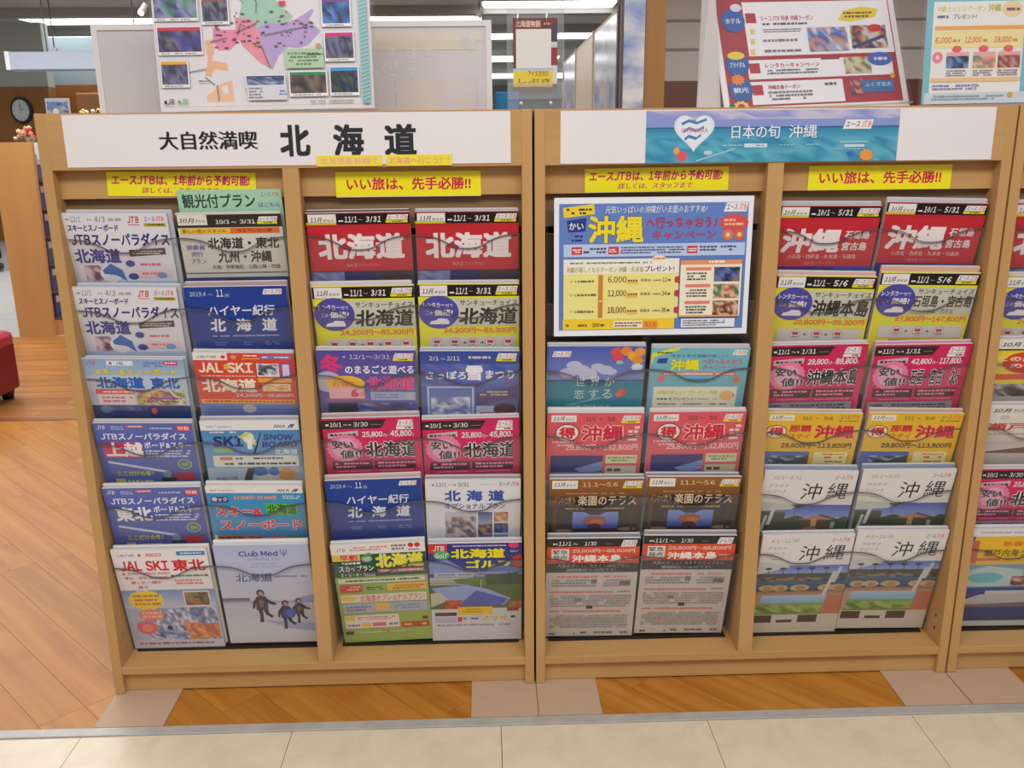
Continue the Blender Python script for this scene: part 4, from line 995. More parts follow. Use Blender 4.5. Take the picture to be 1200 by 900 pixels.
# ---------------------------------------------------------------- brochures
T_ = {
 1: [(.118, 1.0374, -.69), (.1208, .8948, -1.31), (.1195, .752, -1.47), (.1235, .6186, -1.1), (.1255, .4786, -.18), (.125, .3399, 0.)],
 2: [(.3345, 1.0364, .24), (.3345, .8942, .12), (.3389, .7608, -1.5), (.3385, .619, -.59), (.3365, .4778, -1.23), (.339, .3451, -.24)],
 3: [(.581, 1.0335, .26), (.5834, .8923, .15), (.5828, .7624, -.95), (.5849, .6216, .46), (.5829, .4876, .97), (.5853, .3432, 1.7)],
 4: [(.7908, 1.0334, -.22), (.791, .8935, -.32), (.7905, .7572, -.96), (.789, .6159, .44), (.7912, .4822, -.69), (.7925, .3382, -.23)],
 5: [None, None, (1.0467, .763, -.7), (1.0473, .6228, -1.08), (1.0511, .4786, -.66), (1.0467, .3431, -.78)],
 6: [None, None, (1.2585, .7564, -.95), (1.2585, .6216, -.56), (1.2569, .479, -1.21), (1.2544, .3451, -1.3)],
 7: [(1.5007, 1.0355, -.68), (1.5036, .8986, -1.6), (1.4999, .7586, .2), (1.5019, .6142, -1.6), (1.5049, .4861, -1.5), (1.5103, .3411, -.24)],
 8: [(1.711, 1.0387, -1.5), (1.7125, .9024, -1.27), (1.715, .7559, .05), (1.7155, .6101, -1.5), (1.7145, .4855, -.66), (1.7155, .3462, -1.0)],
 9: [(1.966, 1.035, -.7), (1.966, .893, -.7), (1.966, .762, -.7), (1.966, .622, -.7), (1.966, .482, -.7), (1.966, .343, -.7)],
}
RK = {1: 'left rack', 2: 'left rack', 3: 'left rack', 4: 'left rack', 5: 'middle rack', 6: 'middle rack', 7: 'middle rack', 8: 'middle rack', 9: 'right rack'}
CN = {1: 'first column from the left', 2: 'second column from the left', 3: 'third column from the left', 4: 'fourth column from the left', 5: 'first column of the middle rack', 6: 'second column of the middle rack', 7: 'third column of the middle rack', 8: 'last column of the middle rack', 9: 'column cut by the right edge'}
D = {
 'snow': 'white snow brochure with navy lettering', 'ski_yellow': 'pale blue ski brochure with yellow katakana title', 'joetsu': 'blue ski brochure with pink 上越 box', 'tohoku': 'blue ski brochure titled 東北 in white',
 'jal_tohoku': 'white and red SKI 東北 brochure', 'new_style': 'white brochure with black band and orange stripe', 'haiya': 'plain blue ハイヤー紀行 北海道 brochure', 'jalski': 'orange red SKI 北海道 brochure',
 'ana_ski': 'light blue SKI SNOWBOARD brochure with white top band', 'ana_board': 'cyan brochure with red スキー&スノーボード title', 'club': 'lavender brochure with three people running in snow', 'red': 'red brochure with big white 北海道',
 'thank': 'yellow サンキューチョイス 北海道 brochure with blue circle', 'fuyu': 'purple winter brochure with pink 冬', 'sapporo': 'blue さっぽろ雪まつり brochure', 'yasui': 'pink 安い値 北海道 brochure', 'option': 'white 北海道 brochure with four small photos',
 'sky': 'green スカイプラン 北海道 brochure', 'golf': 'golf course brochure with yellow 北海道ゴルフ title', 'sekai': 'blue sea and clouds OKINAWA brochure', 'camp': 'pale cyan 沖縄 campaign brochure', 'toku': 'salmon pink 得 沖縄 brochure', 'terrace': 'dark brown 楽園のテラス brochure', 'kinkyu': 'grey and orange 沖縄本島 brochure dense with print',
 'red_oki': 'red brochure with big white 沖縄', 'thank_oki': 'yellow 沖縄本島 brochure with blue circle', 'thank_ishi': 'yellow 石垣島・宮古島 brochure with blue circle', 'yasui_oki': 'pink 安い値 沖縄本島 brochure', 'yasui_ishi': 'pink 安い値 石垣 宮古 brochure', 'naha': 'gold 那覇 沖縄 brochure', 'plat1': 'white 沖縄 brochure with villa and pool photo', 'plat2': 'white 沖縄 brochure with beach parasols and palms photo',
 'kono': 'yellow brochure with a red oval', 'seto': 'cream 瀬戸内海 brochure', 'shin': 'yellow and blue cruise ship brochure', 'red_kyu': 'red brochure', 'thank_kyu': 'yellow brochure with blue circle',
}
LAY = {
 1: ['snow', 'snow', 'ski_yellow', 'joetsu', 'tohoku', 'jal_tohoku'],
 2: ['new_style', 'haiya', 'jalski', 'ana_ski', 'ana_board', 'club'],
 3: ['red', 'thank', 'fuyu', 'yasui', 'haiya', 'sky'],
 4: ['red', 'thank', 'sapporo', 'yasui', 'option', 'golf'],
 5: [None, None, 'sekai', 'toku', 'terrace', 'kinkyu'],
 6: [None, None, 'camp', 'toku', 'terrace', 'kinkyu'],
 7: ['red_oki', 'thank_oki', 'yasui_oki', 'naha', 'plat1', 'plat2'],
 8: ['red_oki', 'thank_ishi', 'yasui_ishi', 'naha', 'plat1', 'plat2'],
 9: ['red_kyu', 'thank_kyu', 'kono', 'seto', 'yasui', 'shin'],
}
ROWN = ['top row', 'second row', 'third row', 'fourth row', 'fifth row', 'bottom row']
SP = {(1, 0): ((196, 200, 214), .004, .008), (1, 1): ((190, 194, 210), .006, .008), (1, 2): ((170, 184, 206), .001, .004), (1, 4): ((226, 222, 218), .007, 0), (1, 5): ((232, 228, 224), .005, .004),
      (2, 0): ((206, 200, 206), .007, .003), (2, 1): ((190, 160, 164), .009, .002), (2, 2): ((220, 214, 206), .003, 0), (2, 3): ((180, 184, 196), .007, 0), (2, 4): ((230, 226, 220), .007, 0), (2, 5): ((240, 236, 236), .009, 0),
      (3, 0): ((70, 66, 70), .003, 0), (3, 1): ((222, 206, 206), .007, -.004), (3, 3): ((190, 170, 170), .008, 0), (3, 4): ((210, 180, 180), .009, 0), (3, 5): ((236, 232, 226), .003, 0),
      (4, 0): ((190, 186, 190), .003, 0), (4, 1): ((200, 196, 196), .003, 0), (4, 2): ((170, 190, 216), .004, 0), (4, 4): ((170, 164, 166), .006, 0), (4, 5): ((206, 200, 216), .007, 0),
      (5, 3): ((232, 230, 230), .009, 0), (6, 3): ((236, 214, 214), .004, 0), (5, 4): ((160, 156, 160), .005, 0), (6, 4): ((150, 150, 156), .005, -.004), (5, 5): ((150, 150, 160), .008, 0), (6, 5): ((160, 160, 166), .008, 0),
      (7, 0): ((190, 190, 206), .007, 0), (8, 0): ((200, 200, 212), .008, 0), (7, 1): ((220, 180, 180), .008, 0), (8, 1): ((222, 184, 150), .013, 0), (7, 3): ((216, 186, 150), .004, 0), (8, 3): ((214, 176, 150), .007, 0),
      (7, 4): ((150, 160, 190), .011, -.001), (8, 4): ((140, 156, 180), .011, -.002), (8, 2): ((216, 150, 180), .005, 0), (9, 5): ((220, 220, 224), .006, 0)}
for col, row in T_.items():
    for i, t in enumerate(row):
        if t is None: continue
        kd = LAY[col][i]
        lb = '%s, %s, %s' % (D[kd], ROWN[i], CN[col])
        sc, lift, dx = SP.get((col, i), ((206, 200, 204), .004, 0)); lift *= .75
        x, z, rl = t
        o, s = brochure(kd, x, z, rl, lb, 'brochures in the pockets of the %s' % RK[col], sc, lift, dx, (col, i) != (2, 0))
        if s is None: continue
        tag(s, 'spare copy behind the front brochure, %s, %s' % (ROWN[i], CN[col]), 'brochure', 'spare copies behind the front brochures')
# fallen-back sheet showing above the third column's second pocket


# ---------------------------------------------------------------- header papers and notes
def sheet(name, art, W, xc, ytop_front, ztop, hgt, label, cat, tilt=0.0, roll=0.0, thick=.0008, group=None, base=PAPER):
    """a flat printed sheet: W wide, hgt tall, origin at its top centre"""
    bm = bmesh.new(); add_box(bm, -W / 2, W / 2, 0, thick, -hgt, 0)
    me = bpy.data.meshes.new(name); bm.to_mesh(me); bm.free(); me.materials.append(base)
    o = link(name, me, None); o.location = (xc, ytop_front, ztop); o.rotation_euler = (tilt, math.radians(-roll), 0)
    tag(o, label, cat, group)
    if art:
        pm = art.mesh(name + '_print', W); p = link('printed_face', pm, None, o); p.location = (0, -.0003, 0)
    return o


# left header, units: width 1 = .826 m
A = Art(); Wd = .826
def hx(x): return (x - .05) / Wd
def hy(z): return (1.217 - z) / Wd
A.T('大自然満喫', hx(.223), hy(1.187), hx(.405), hy(1.152), (36, 34, 36), .042)
for t, xa, xb in (('北', .446, .502), ('海', .545, .602), ('道', .64, .70)): A.T(t, hx(xa), hy(1.196), hx(xb), hy(1.139), (40, 42, 46), .045)
sheet('header_sign', A, Wd, .4635, -.0012, 1.217, .094, 'long white paper header reading 大自然満喫 北海道 on the left rack', 'sign')
A = Art(); A.R(0, 0, 1, .165, (238, 224, 60)); A.T('北海道新幹線で', .05, .03, .95, .14, (236, 170, 150), .015)
sheet('yellow_strip', A, .122, .5735, -.0024, 1.1405, .0198, 'small pale yellow strip with faint lettering under the second large character 海', 'sticker', group='faint yellow strips on the left header')
A = Art(); A.R(0, 0, 1, .165, (238, 224, 60)); A.T('北海道へ行こう！！', .04, .03, .95, .14, (236, 150, 130), .015)
sheet('yellow_strip', A, .124, .704, -.0024, 1.1405, .0198, 'small pale yellow strip with faint lettering under the last large character 道', 'sticker', group='faint yellow strips on the left header')

# right header with the sea picture
Wd = .826; x00 = .970
def gx(x): return (x - x00) / Wd
def gy(z): return (1.2165 - z) / Wd
A = Art(); L0, L1 = gx(1.131), gx(1.612)
y0_, y1_ = gy(1.2145), gy(1.12)
A.G(L0, y0_, L1, gy(1.184), (150, 156, 206), (128, 150, 206)); A.G(L0, gy(1.184), L1, gy(1.165), (50, 128, 168), (76, 160, 190)); A.G(L0, gy(1.165), L1, y1_, (76, 160, 190), (44, 120, 164)); A.R(L0, gy(1.1845), L1, gy(1.182), (50, 96, 140))
A.N(L0, gy(1.165), L1, y1_, [(84, 166, 192), (58, 144, 178), (96, 172, 196), (52, 132, 170)], 22, 4, 5)
A.N(L0, y0_, L1, gy(1.198), [(150, 156, 206), (180, 180, 214), (140, 150, 206), (196, 190, 214)], 16, 2, 6)
hc = gx(1.222); hyc = gy(1.178); s_ = .036 / Wd * 1.0
heart = []
for i in range(40):
    t = 2 * math.pi * i / 40
    heart.append((hc + s_ * .95 * math.sin(t) ** 3, hyc - s_ * (13 * math.cos(t) - 5 * math.cos(2 * t) - 2 * math.cos(3 * t) - math.cos(4 * t)) / 17))
A.poly([(hc + (p[0] - hc) * 1.12, hyc + (p[1] - hyc) * 1.12) for p in heart], (214, 226, 236)); A.poly(heart, (226, 232, 238))
for k in range(3):
    yy = hyc - .018 + k * .017
    A.poly([(hc - .03 + k * .004, yy), (hc - .012, yy - .008), (hc + .006, yy - .002), (hc + .028 - k * .006, yy - .01), (hc + .028 - k * .006, yy - .004), (hc + .004, yy + .004), (hc - .012, yy - .001), (hc - .028 + k * .004, yy + .006)], (70, 130, 180))
A.T('OKINAWA', hc - .03, hyc - .006, hc + .032, hyc + .004, (220, 120, 130), .02)
A.E(gx(1.2), gy(1.132), .014, .013, (226, 90, 96), jag=.2); A.E(gx(1.19), gy(1.142), .008, .008, (240, 160, 90), jag=.2); A.E(gx(1.25), gy(1.138), .012, .006, (190, 206, 220), jag=.3)
A.poly([(gx(1.225), gy(1.124)), (gx(1.3), gy(1.146)), (gx(1.303), gy(1.144)), (gx(1.23), gy(1.122))], (150, 200, 214))
A.T('日本の旬', gx(1.293), gy(1.188), gx(1.385), gy(1.163), (236, 240, 244), .008, ol=(60, 90, 150), ow=.015); A.T('沖縄', gx(1.402), gy(1.188), gx(1.456), gy(1.163), (236, 240, 244), .008, ol=(60, 90, 150), ow=.015)
A.L(gx(1.275), gy(1.153), gx(1.315), gy(1.149), (160, 206, 214), 1, 2); A.R(gx(1.318), gy(1.154), gx(1.362), gy(1.147), (206, 226, 234)); A.L(gx(1.322), gy(1.152), gx(1.358), gy(1.149), (90, 130, 170), 1); A.L(gx(1.366), gy(1.153), gx(1.465), gy(1.149), (140, 196, 210), 1, 7)
logo(A, gx(1.504), gy(1.196), gx(1.56), gy(1.179)); A.R(gx(1.50), gy(1.157), gx(1.555), gy(1.154), (150, 200, 216)); A.R(gx(1.51), gy(1.1505), gx(1.548), gy(1.146), (206, 224, 236)); A.L(gx(1.49), gy(1.144), gx(1.55), gy(1.141), (150, 200, 220), 1, 3)
A.E(gx(1.553), gy(1.131), .017, .014, (232, 150, 80), jag=.15); A.E(gx(1.522), gy(1.134), .009, .006, (60, 110, 190), jag=.3)
sheet('header_sign', A, Wd, 1.383, -.0012, 1.2165, .0965, 'long white header with a turquoise sea picture reading 日本の旬 沖縄', 'sign')


def note1(cut=False):
    A = Art(); A.R(0, 0, 1, .16, (240, 228, 24))
    A.T('エースJTBは、1年前から予約可能!', .03, .018, .96, .088, (196, 34, 100), .045, .15); A.T('詳しくは、スタッフまで', .23, .1, .75, .142, (196, 34, 100), .025, .15)
    return A


def note2():
    A = Art(); A.R(0, 0, 1, .166, (240, 228, 24)); A.T('いい旅は、先手必勝!!', .075, .04, .93, .125, (200, 30, 70), .035)
    return A


NG = 'yellow notes taped under the rack headers'
sheet('yellow_note', note1(), .281, .2495, .0245, 1.112, .0455, 'yellow note with small magenta lettering, partly behind the green card', 'sign', roll=-1.0, group=NG)
sheet('yellow_note', note2(), .278, .68, .0245, 1.109, .0475, 'yellow note reading いい旅は、先手必勝!! on the left rack', 'sign', group=NG)
sheet('yellow_note', note1(), .279, 1.159, .0245, 1.111, .0455, 'yellow note with small magenta lettering above the blue 沖縄 poster', 'sign', roll=.4, group=NG)
sheet('yellow_note', note2(), .281, 1.5955, .0245, 1.111, .046, 'yellow note reading いい旅は、先手必勝!! on the middle rack', 'sign', group=NG)

# green index card of the second column
A = Art(); A.R(0, 0, 1, .6, (172, 214, 186)); A.T('観光付プラン', .04, .04, .74, .18, (34, 74, 60), .02); A.T('エース', .8, .03, .89, .07, (90, 100, 160), .01, .2, res=1); A.T('JTB', .9, .03, .97, .07, (214, 90, 90), .01, .2, res=1); A.T('はこちら', .77, .13, .97, .175, (50, 60, 140), .015)
sheet('index_card', A, .198, .3385, .0165, 1.079, .2, 'mint green index card reading 観光付プラン above the second column', 'card', tilt=TILT, thick=.001, base=mat('mint_card', (172, 214, 186), .5))

# the blue Okinawa poster on the middle rack
A = Art(); h_ = .272 / .388
A.R(0, 0, 1, h_, (236, 238, 244)); A.R(.025, .03, .975, h_ - .03, (98, 130, 196))
def PX(x): return (x - 42) / 1105
def PY(y): return (y - 50) / 1105
A.poly([(PX(90), PY(105)), (PX(262), PY(85)), (PX(268), PY(140)), (PX(96), PY(160))], (236, 206, 50)); A.L(PX(105), PY(105), PX(250), PY(145), (70, 60, 60), 2, 4)
A.poly([(PX(112), PY(175)), (PX(222), PY(160)), (PX(215), PY(235)), (PX(120), PY(240))], (44, 60, 130)); A.T('かい', PX(125), PY(185), PX(205), PY(225), W_, .02); A.L(PX(135), PY(250), PX(215), PY(295), (40, 60, 130), 2, 4)
A.T('元気いっぱいの沖縄がいま旅のおすすめ!', PX(325), PY(95), PX(890), PY(140), (226, 232, 244), .012, .1, ol=(60, 70, 110), ow=.02, res=1)
A.T('沖縄', PX(232), PY(150), PX(540), PY(300), (240, 220, 40), .04, ol=(60, 60, 90), ow=.025)
A.T('へ行っちゃおう♪', PX(552), PY(160), PX(950), PY(222), (206, 56, 90), .025, ol=(70, 60, 110), ow=.01); A.T('キャンペーン', PX(590), PY(235), PX(945), PY(285), (206, 56, 90), .03, ol=(70, 60, 110), ow=.01)
logo(A, PX(980), PY(85), PX(1112), PY(135)); A.E(PX(1042), PY(195), .075, .045, (214, 84, 80), jag=.06, n=30); A.L(PX(985), PY(170), PX(1105), PY(215), (240, 190, 140), 2, 4); A.E(PX(1010), PY(262), .03, .03, (220, 120, 80), jag=.15); A.E(PX(1075), PY(262), .03, .03, (214, 100, 80), jag=.15); A.E(PX(1010), PY(262), .012, .012, (240, 200, 120)); A.E(PX(1075), PY(262), .012, .012, (240, 200, 120))
A.R(PX(95), PY(305), PX(1110), PY(375), (186, 204, 236))
for xx in (140, 345, 785): A.R(PX(xx), PY(320), PX(xx + 58), PY(362), (210, 60, 66)); A.L(PX(xx + 4), PY(330), PX(xx + 54), PY(354), W_, 2)
A.L(PX(205), PY(322), PX(332), PY(358), (60, 66, 90), 2, 5); A.L(PX(412), PY(318), PX(770), PY(362), (90, 100, 130), 3, 5); A.L(PX(850), PY(318), PX(1060), PY(352), (70, 76, 100), 2, 6)
A.R(PX(95), PY(388), PX(745), PY(728), (238, 228, 140)); A.R(PX(95), PY(388), PX(745), PY(470), (240, 236, 220)); A.R(PX(92), PY(728), PX(728), PY(788), (240, 206, 50))
A.L(PX(110), PY(402), PX(590), PY(418), (130, 120, 130), 1, 5); A.T('沖縄が楽しくなるクーポン 沖縄・久米島', PX(110), PY(430), PX(545), PY(465), (170, 150, 50), .03, res=1); A.T('プレゼント!', PX(552), PY(428), PX(718), PY(462), (90, 60, 120), .04)
A.E(PX(630), PY(388), .035, .015, (244, 230, 200)); A.L(PX(600), PY(380), PX(665), PY(396), (214, 120, 70), 1)
for j, (t1, t2, tt) in enumerate((('3・4', '6,000', '12'), ('5・6', '12,000', '24'), ('7・8', '18,000', '36'))):
    yy = (508, 585, 680)[j]
    A.T(t1, PX(132), PY(yy - 4), PX(168), PY(yy + 12), (90, 80, 70), .01); A.L(PX(172), PY(yy - 6), PX(278), PY(yy + 14), (120, 110, 90), 1, j + 2)
    A.T(t2, PX(345), PY(yy - 22), PX(450), PY(yy + 18), (110, 66, 40), .015); A.R(PX(452), PY(yy + 4), PX(512), PY(yy + 20), (236, 190, 80)); A.L(PX(455), PY(yy - 6), PX(512), PY(yy + 12), (120, 80, 50), 1)
    A.L(PX(528), PY(yy - 10), PX(590), PY(yy + 12), (150, 140, 110), 1, 4); A.L(PX(600), PY(yy - 4), PX(645), PY(yy + 8), (130, 120, 90), 1); A.T(tt, PX(652), PY(yy - 14), PX(678), PY(yy + 12), (110, 66, 40), .01); A.L(PX(680), PY(yy - 8), PX(698), PY(yy + 12), (110, 66, 40), 1)
    A.poly([(PX(722), PY(yy - 14)), (PX(745), PY(yy - 20)), (PX(765), PY(yy)), (PX(745), PY(yy + 20)), (PX(722), PY(yy + 14))], (190, 60, 90))
A.R(PX(292), PY(476), PX(316), PY(718), (206, 130, 60)); A.L(PX(298), PY(540), PX(310), PY(660), (240, 220, 180), 5, 1)
A.L(PX(105), PY(752), PX(230), PY(772), (130, 110, 50), 1, 4); A.T('200', PX(260), PY(750), PX(300), PY(772), (110, 80, 40), .02); A.L(PX(302), PY(752), PX(345), PY(772), (110, 80, 40), 1); A.R(PX(378), PY(738), PX(545), PY(780), (244, 236, 200)); A.L(PX(384), PY(744), PX(540), PY(776), (110, 100, 90), 2, 5); A.R(PX(552), PY(742), PX(630), PY(780), (236, 150, 60)); A.T('おトク', PX(560), PY(748), PX(622), PY(774), (200, 60, 40), .02)
A.R(PX(752), PY(405), PX(1098), PY(722), (240, 232, 206)); A.R(PX(752), PY(400), PX(1098), PY(425), (232, 150, 100)); A.L(PX(885), PY(400), PX(1000), PY(420), (244, 240, 230), 1, 3)
for j in range(3):
    yy = 440 + j * 95
    A.R(PX(782), PY(yy), PX(925), PY(yy + 18), (226, 130, 120)); A.L(PX(786), PY(yy + 26), PX(905), PY(yy + 76), (100, 90, 90), 3, j + 3)
    cc = ([(60, 80, 130), (30, 40, 70), (90, 120, 180), (150, 110, 90)], [(200, 170, 130), (60, 120, 90), (190, 80, 70), (220, 190, 150)], [(140, 60, 40), (200, 150, 120), (90, 50, 40), (220, 190, 160)])[j]
    A.N(PX(942), PY(yy), PX(1088), PY(yy + 82), cc, 8, 5, j + 4)
A.R(PX(752), PY(712), PX(1098), PY(722), (220, 170, 110)); A.R(PX(765), PY(732), PX(1072), PY(782), (230, 234, 240)); A.L(PX(775), PY(738), PX(1015), PY(776), (90, 96, 110), 3, 6)
sheet('poster', A, .388, 1.1535, .012, 1.0565, .2715, 'blue and yellow 沖縄 campaign poster with white border on the middle rack', 'poster', roll=.0)

# ---------------------------------------------------------------- things standing on the racks
def stand_poster(name, art, W, hgt, xc, y, label, tilt, roll=0, border=.006, yaw=0.0):
    """printed poster in a clear acrylic L-stand on the rack top; origin at base centre"""
    z = H + .0005
    r = empty(name, (xc, y, z), label, 'poster')
    r.rotation_euler = (-tilt, math.radians(-roll), yaw)
    bm = bmesh.new(); add_box(bm, -W / 2, W / 2, 0.0, .0012, .004, .004 + hgt)
    me = bpy.data.meshes.new('poster_sheet'); bm.to_mesh(me); bm.free(); me.materials.append(PAPER); ps = link('poster_sheet', me, None, r)
    if art:
        p = link('printed_face', art.mesh(name + '_print', W), None, ps); p.location = (0, -.0004, .004 + hgt)
    bm = bmesh.new(); add_box(bm, -W / 2 - border, W / 2 + border, -.0045, -.0025, 0, hgt + .01); add_box(bm, -W / 2 - border, W / 2 + border, .003, .005, 0, hgt + .01)
    me = bpy.data.meshes.new('acrylic_sleeve'); bm.to_mesh(me); bm.free(); me.materials.append(ACR_CLEAR); link('acrylic_sleeve', me, None, r)
    bm = bmesh.new(); add_box(bm, -W / 2 - border, W / 2 + border, -.0045, .02, 0, .0025)
    me = bpy.data.meshes.new('stand_foot'); bm.to_mesh(me); bm.free(); me.materials.append(FROST); link('stand_foot', me, None, r)
    return r


# railway map of the northern island
A = Art(); hh = .70
def MX(px): return (px - 188.) / 249.0
def MY(py): return (py - 129.) / 240.0 + hh + .01        # picture pixels to sheet units
def mq(x): return MX(180 + x / 4.615)
def my(y): return MY(y / 4.615)
A.R(0, 0, 1, hh, (234, 230, 232))
A.poly([(mq(530), my(-60)), (mq(600), my(-40)), (mq(640), my(20)), (mq(720), my(100)), (mq(780), my(150)), (mq(740), my(190)), (mq(650), my(190)), (mq(590), my(215)), (mq(490), my(150)), (mq(520), my(60))], (166, 208, 184))
A.poly([(mq(590), my(200)), (mq(640), my(180)), (mq(720), my(185)), (mq(800), my(160)), (mq(880), my(115)), (mq(890), my(125)), (mq(860), my(170)), (mq(920), my(225)), (mq(850), my(290)), (mq(800), my(305)), (mq(740), my(300)), (mq(690), my(340)), (mq(650), my(410)), (mq(620), my(370)), (mq(590), my(280))], (190, 166, 214))
A.poly([(mq(470), my(150)), (mq(560), my(160)), (mq(590), my(215)), (mq(600), my(280)), (mq(630), my(350)), (mq(640), my(405)), (mq(580), my(370)), (mq(500), my(290)), (mq(470), my(240))], (236, 150, 168))
A.poly([(mq(350), my(200)), (mq(400), my(210)), (mq(470), my(210)), (mq(480), my(270)), (mq(430), my(310)), (mq(370), my(310)), (mq(345), my(260))], (236, 140, 176))
A.poly([(mq(520), my(280)), (mq(600), my(270)), (mq(570), my(305))], (240, 150, 120))
A.poly([(mq(300), my(260)), (mq(345), my(255)), (mq(350), my(310)), (mq(330), my(360)), (mq(410), my(370)), (mq(415), my(410)), (mq(340), my(400)), (mq(320), my(440)), (mq(290), my(430)), (mq(310), my(350))], (240, 186, 146))
A.poly([(mq(290), my(530)), (mq(330), my(510)), (mq(350), my(480)), (mq(430), my(455)), (mq(435), my(560)), (mq(290), my(565))], (242, 196, 160)); A.poly([(mq(370), my(490)), (mq(400), my(480)), (mq(410), my(520)), (mq(380), my(525))], (236, 232, 230))
rr = random.Random(3)
for i in range(70):
    xx = rr.uniform(350, 880); yy = rr.uniform(120, 300)
    if xx > 760 and yy < 150: continue
    A.R(mq(xx), my(yy), mq(xx + rr.choice((8, 14, 20))), my(yy + 7), rr.choice(((90, 80, 110), (60, 60, 80), (190, 80, 90))))
for (xa, ya, xb, yb) in ((555, -20, 590, 80), (590, 80, 585, 130), (470, 225, 585, 180), (620, 240, 850, 200), (330, 270, 420, 250), (340, 480, 290, 440), (470, 30, 520, 80), (205, 415, 300, 400), (600, 290, 640, 400), (350, 480, 355, 560), (480, 235, 500, 180)):
    dx, dy = xb - xa, yb - ya; l = math.hypot(dx, dy); nx, ny = -dy / l * 2, dx / l * 2
    A.poly([(mq(xa + nx), my(ya + ny)), (mq(xb + nx), my(yb + ny)), (mq(xb - nx), my(yb - ny)), (mq(xa - nx), my(ya - ny))], (96, 96, 112))
def minipic(x0, y0, x1, y1, hc_, cols, sd):
    A.R(mq(x0 - 8), my(y0 - 8), mq(x1 + 8), my(y1 + 16), (206, 200, 204)); A.R(mq(x0 - 5), my(y0 - 5), mq(x1 + 5), my(y1 + 13), (240, 238, 238)); A.N(mq(x0), my(y0), mq(x1), my(y1), cols, 8, 4, sd); A.R(mq(x0), my(y0), mq(x1), my(y0 + (y1 - y0) * .14), hc_); A.L(mq(x0 + 10), my(y1 + 3), mq(x1 - 30), my(y1 + 12), (130, 130, 130), 1)
dk = [(70, 70, 100), (110, 116, 150), (50, 50, 70), (130, 120, 130)]
minipic(50, -110, 275, 10, (206, 70, 60), [(60, 130, 160), (90, 170, 190), (150, 90, 160), (70, 90, 130)], 2)
minipic(50, 30, 275, 150, (214, 80, 70), [(90, 100, 150), (60, 60, 90), (70, 150, 100), (150, 150, 190)], 3)
minipic(58, 195, 285, 315, (206, 60, 80), [(80, 70, 110), (70, 70, 150), (60, 50, 70), (120, 110, 130)], 4)
minipic(62, 360, 200, 475, (240, 170, 60), [(80, 80, 110), (120, 120, 150), (60, 60, 80)], 5)
minipic(303, 55, 437, 170, (160, 90, 76), dk, 6); A.R(mq(300), my(-60), mq(495), my(25), (170, 120, 180)); A.L(mq(310), my(-20), mq(480), my(18), (220, 200, 230), 2)
minipic(930, -60, 1070, 25, (90, 60, 90), dk, 7); minipic(935, 70, 1080, 190, (120, 84, 150), [(90, 130, 200), (60, 90, 140), (50, 50, 60)], 8); minipic(942, 235, 1090, 360, (216, 50, 130), dk, 9); minipic(960, 405, 1105, 530, (76, 150, 206), [(60, 80, 60), (50, 50, 90), (80, 100, 80)], 10)
minipic(742, 425, 935, 530, (60, 140, 90), [(90, 80, 80), (130, 110, 100), (60, 60, 60)], 11); A.R(mq(722), my(310), mq(930), my(405), (176, 204, 166)); A.L(mq(735), my(325), mq(900), my(395), (110, 140, 110), 4, 4)
minipic(510, 440, 712, 485, (70, 80, 110), [(90, 110, 150), (150, 170, 200), (60, 70, 100)], 12); A.R(mq(510), my(485), mq(722), my(560), (214, 212, 220)); A.L(mq(515), my(495), mq(590), my(555), (130, 130, 150), 4, 4); A.L(mq(680), my(510), mq(720), my(555), (120, 130, 190), 3, 4)
A.R(mq(705), my(-30), mq(800), my(12), (76, 90, 190)); A.R(mq(812), my(-30), mq(900), my(12), (206, 76, 90)); A.R(mq(708), my(78), mq(745), my(96), (214, 70, 80)); A.L(mq(840), my(333), mq(925), my(345), (60, 70, 60), 1)
A.E(mq(905), my(300), .015, .015, (190, 150, 120), jag=.2); A.L(mq(255), my(456), mq(315), my(466), (90, 90, 110), 1, 3); A.L(mq(840), my(565), mq(1090), my(578), (150, 150, 150), 1, 5)
A.T('JR', mq(80), my(545), mq(118), my(575), (50, 60, 60), .04, .2); A.T('JR', mq(152), my(545), mq(190), my(575), (90, 170, 80), .04, .2); A.poly([(mq(62), my(555)), (mq(80), my(555)), (mq(76), my(572)), (mq(66), my(572))], (50, 60, 60)); A.poly([(mq(136), my(555)), (mq(152), my(555)), (mq(148), my(572)), (mq(140), my(572))], (90, 170, 80))
A.R(.95, 0, .985, hh, (128, 186, 186))
for i in range(40): A.poly([(.95, i * .0175), (.985, i * .0175 - .012), (.985, i * .0175 - .006), (.95, i * .0175 + .006)], (170, 210, 206))
stand_poster('map_poster', A, .402, .29, .419, .045, 'white railway map poster of Hokkaido with small photo boxes on the left rack', math.radians(4), .6)

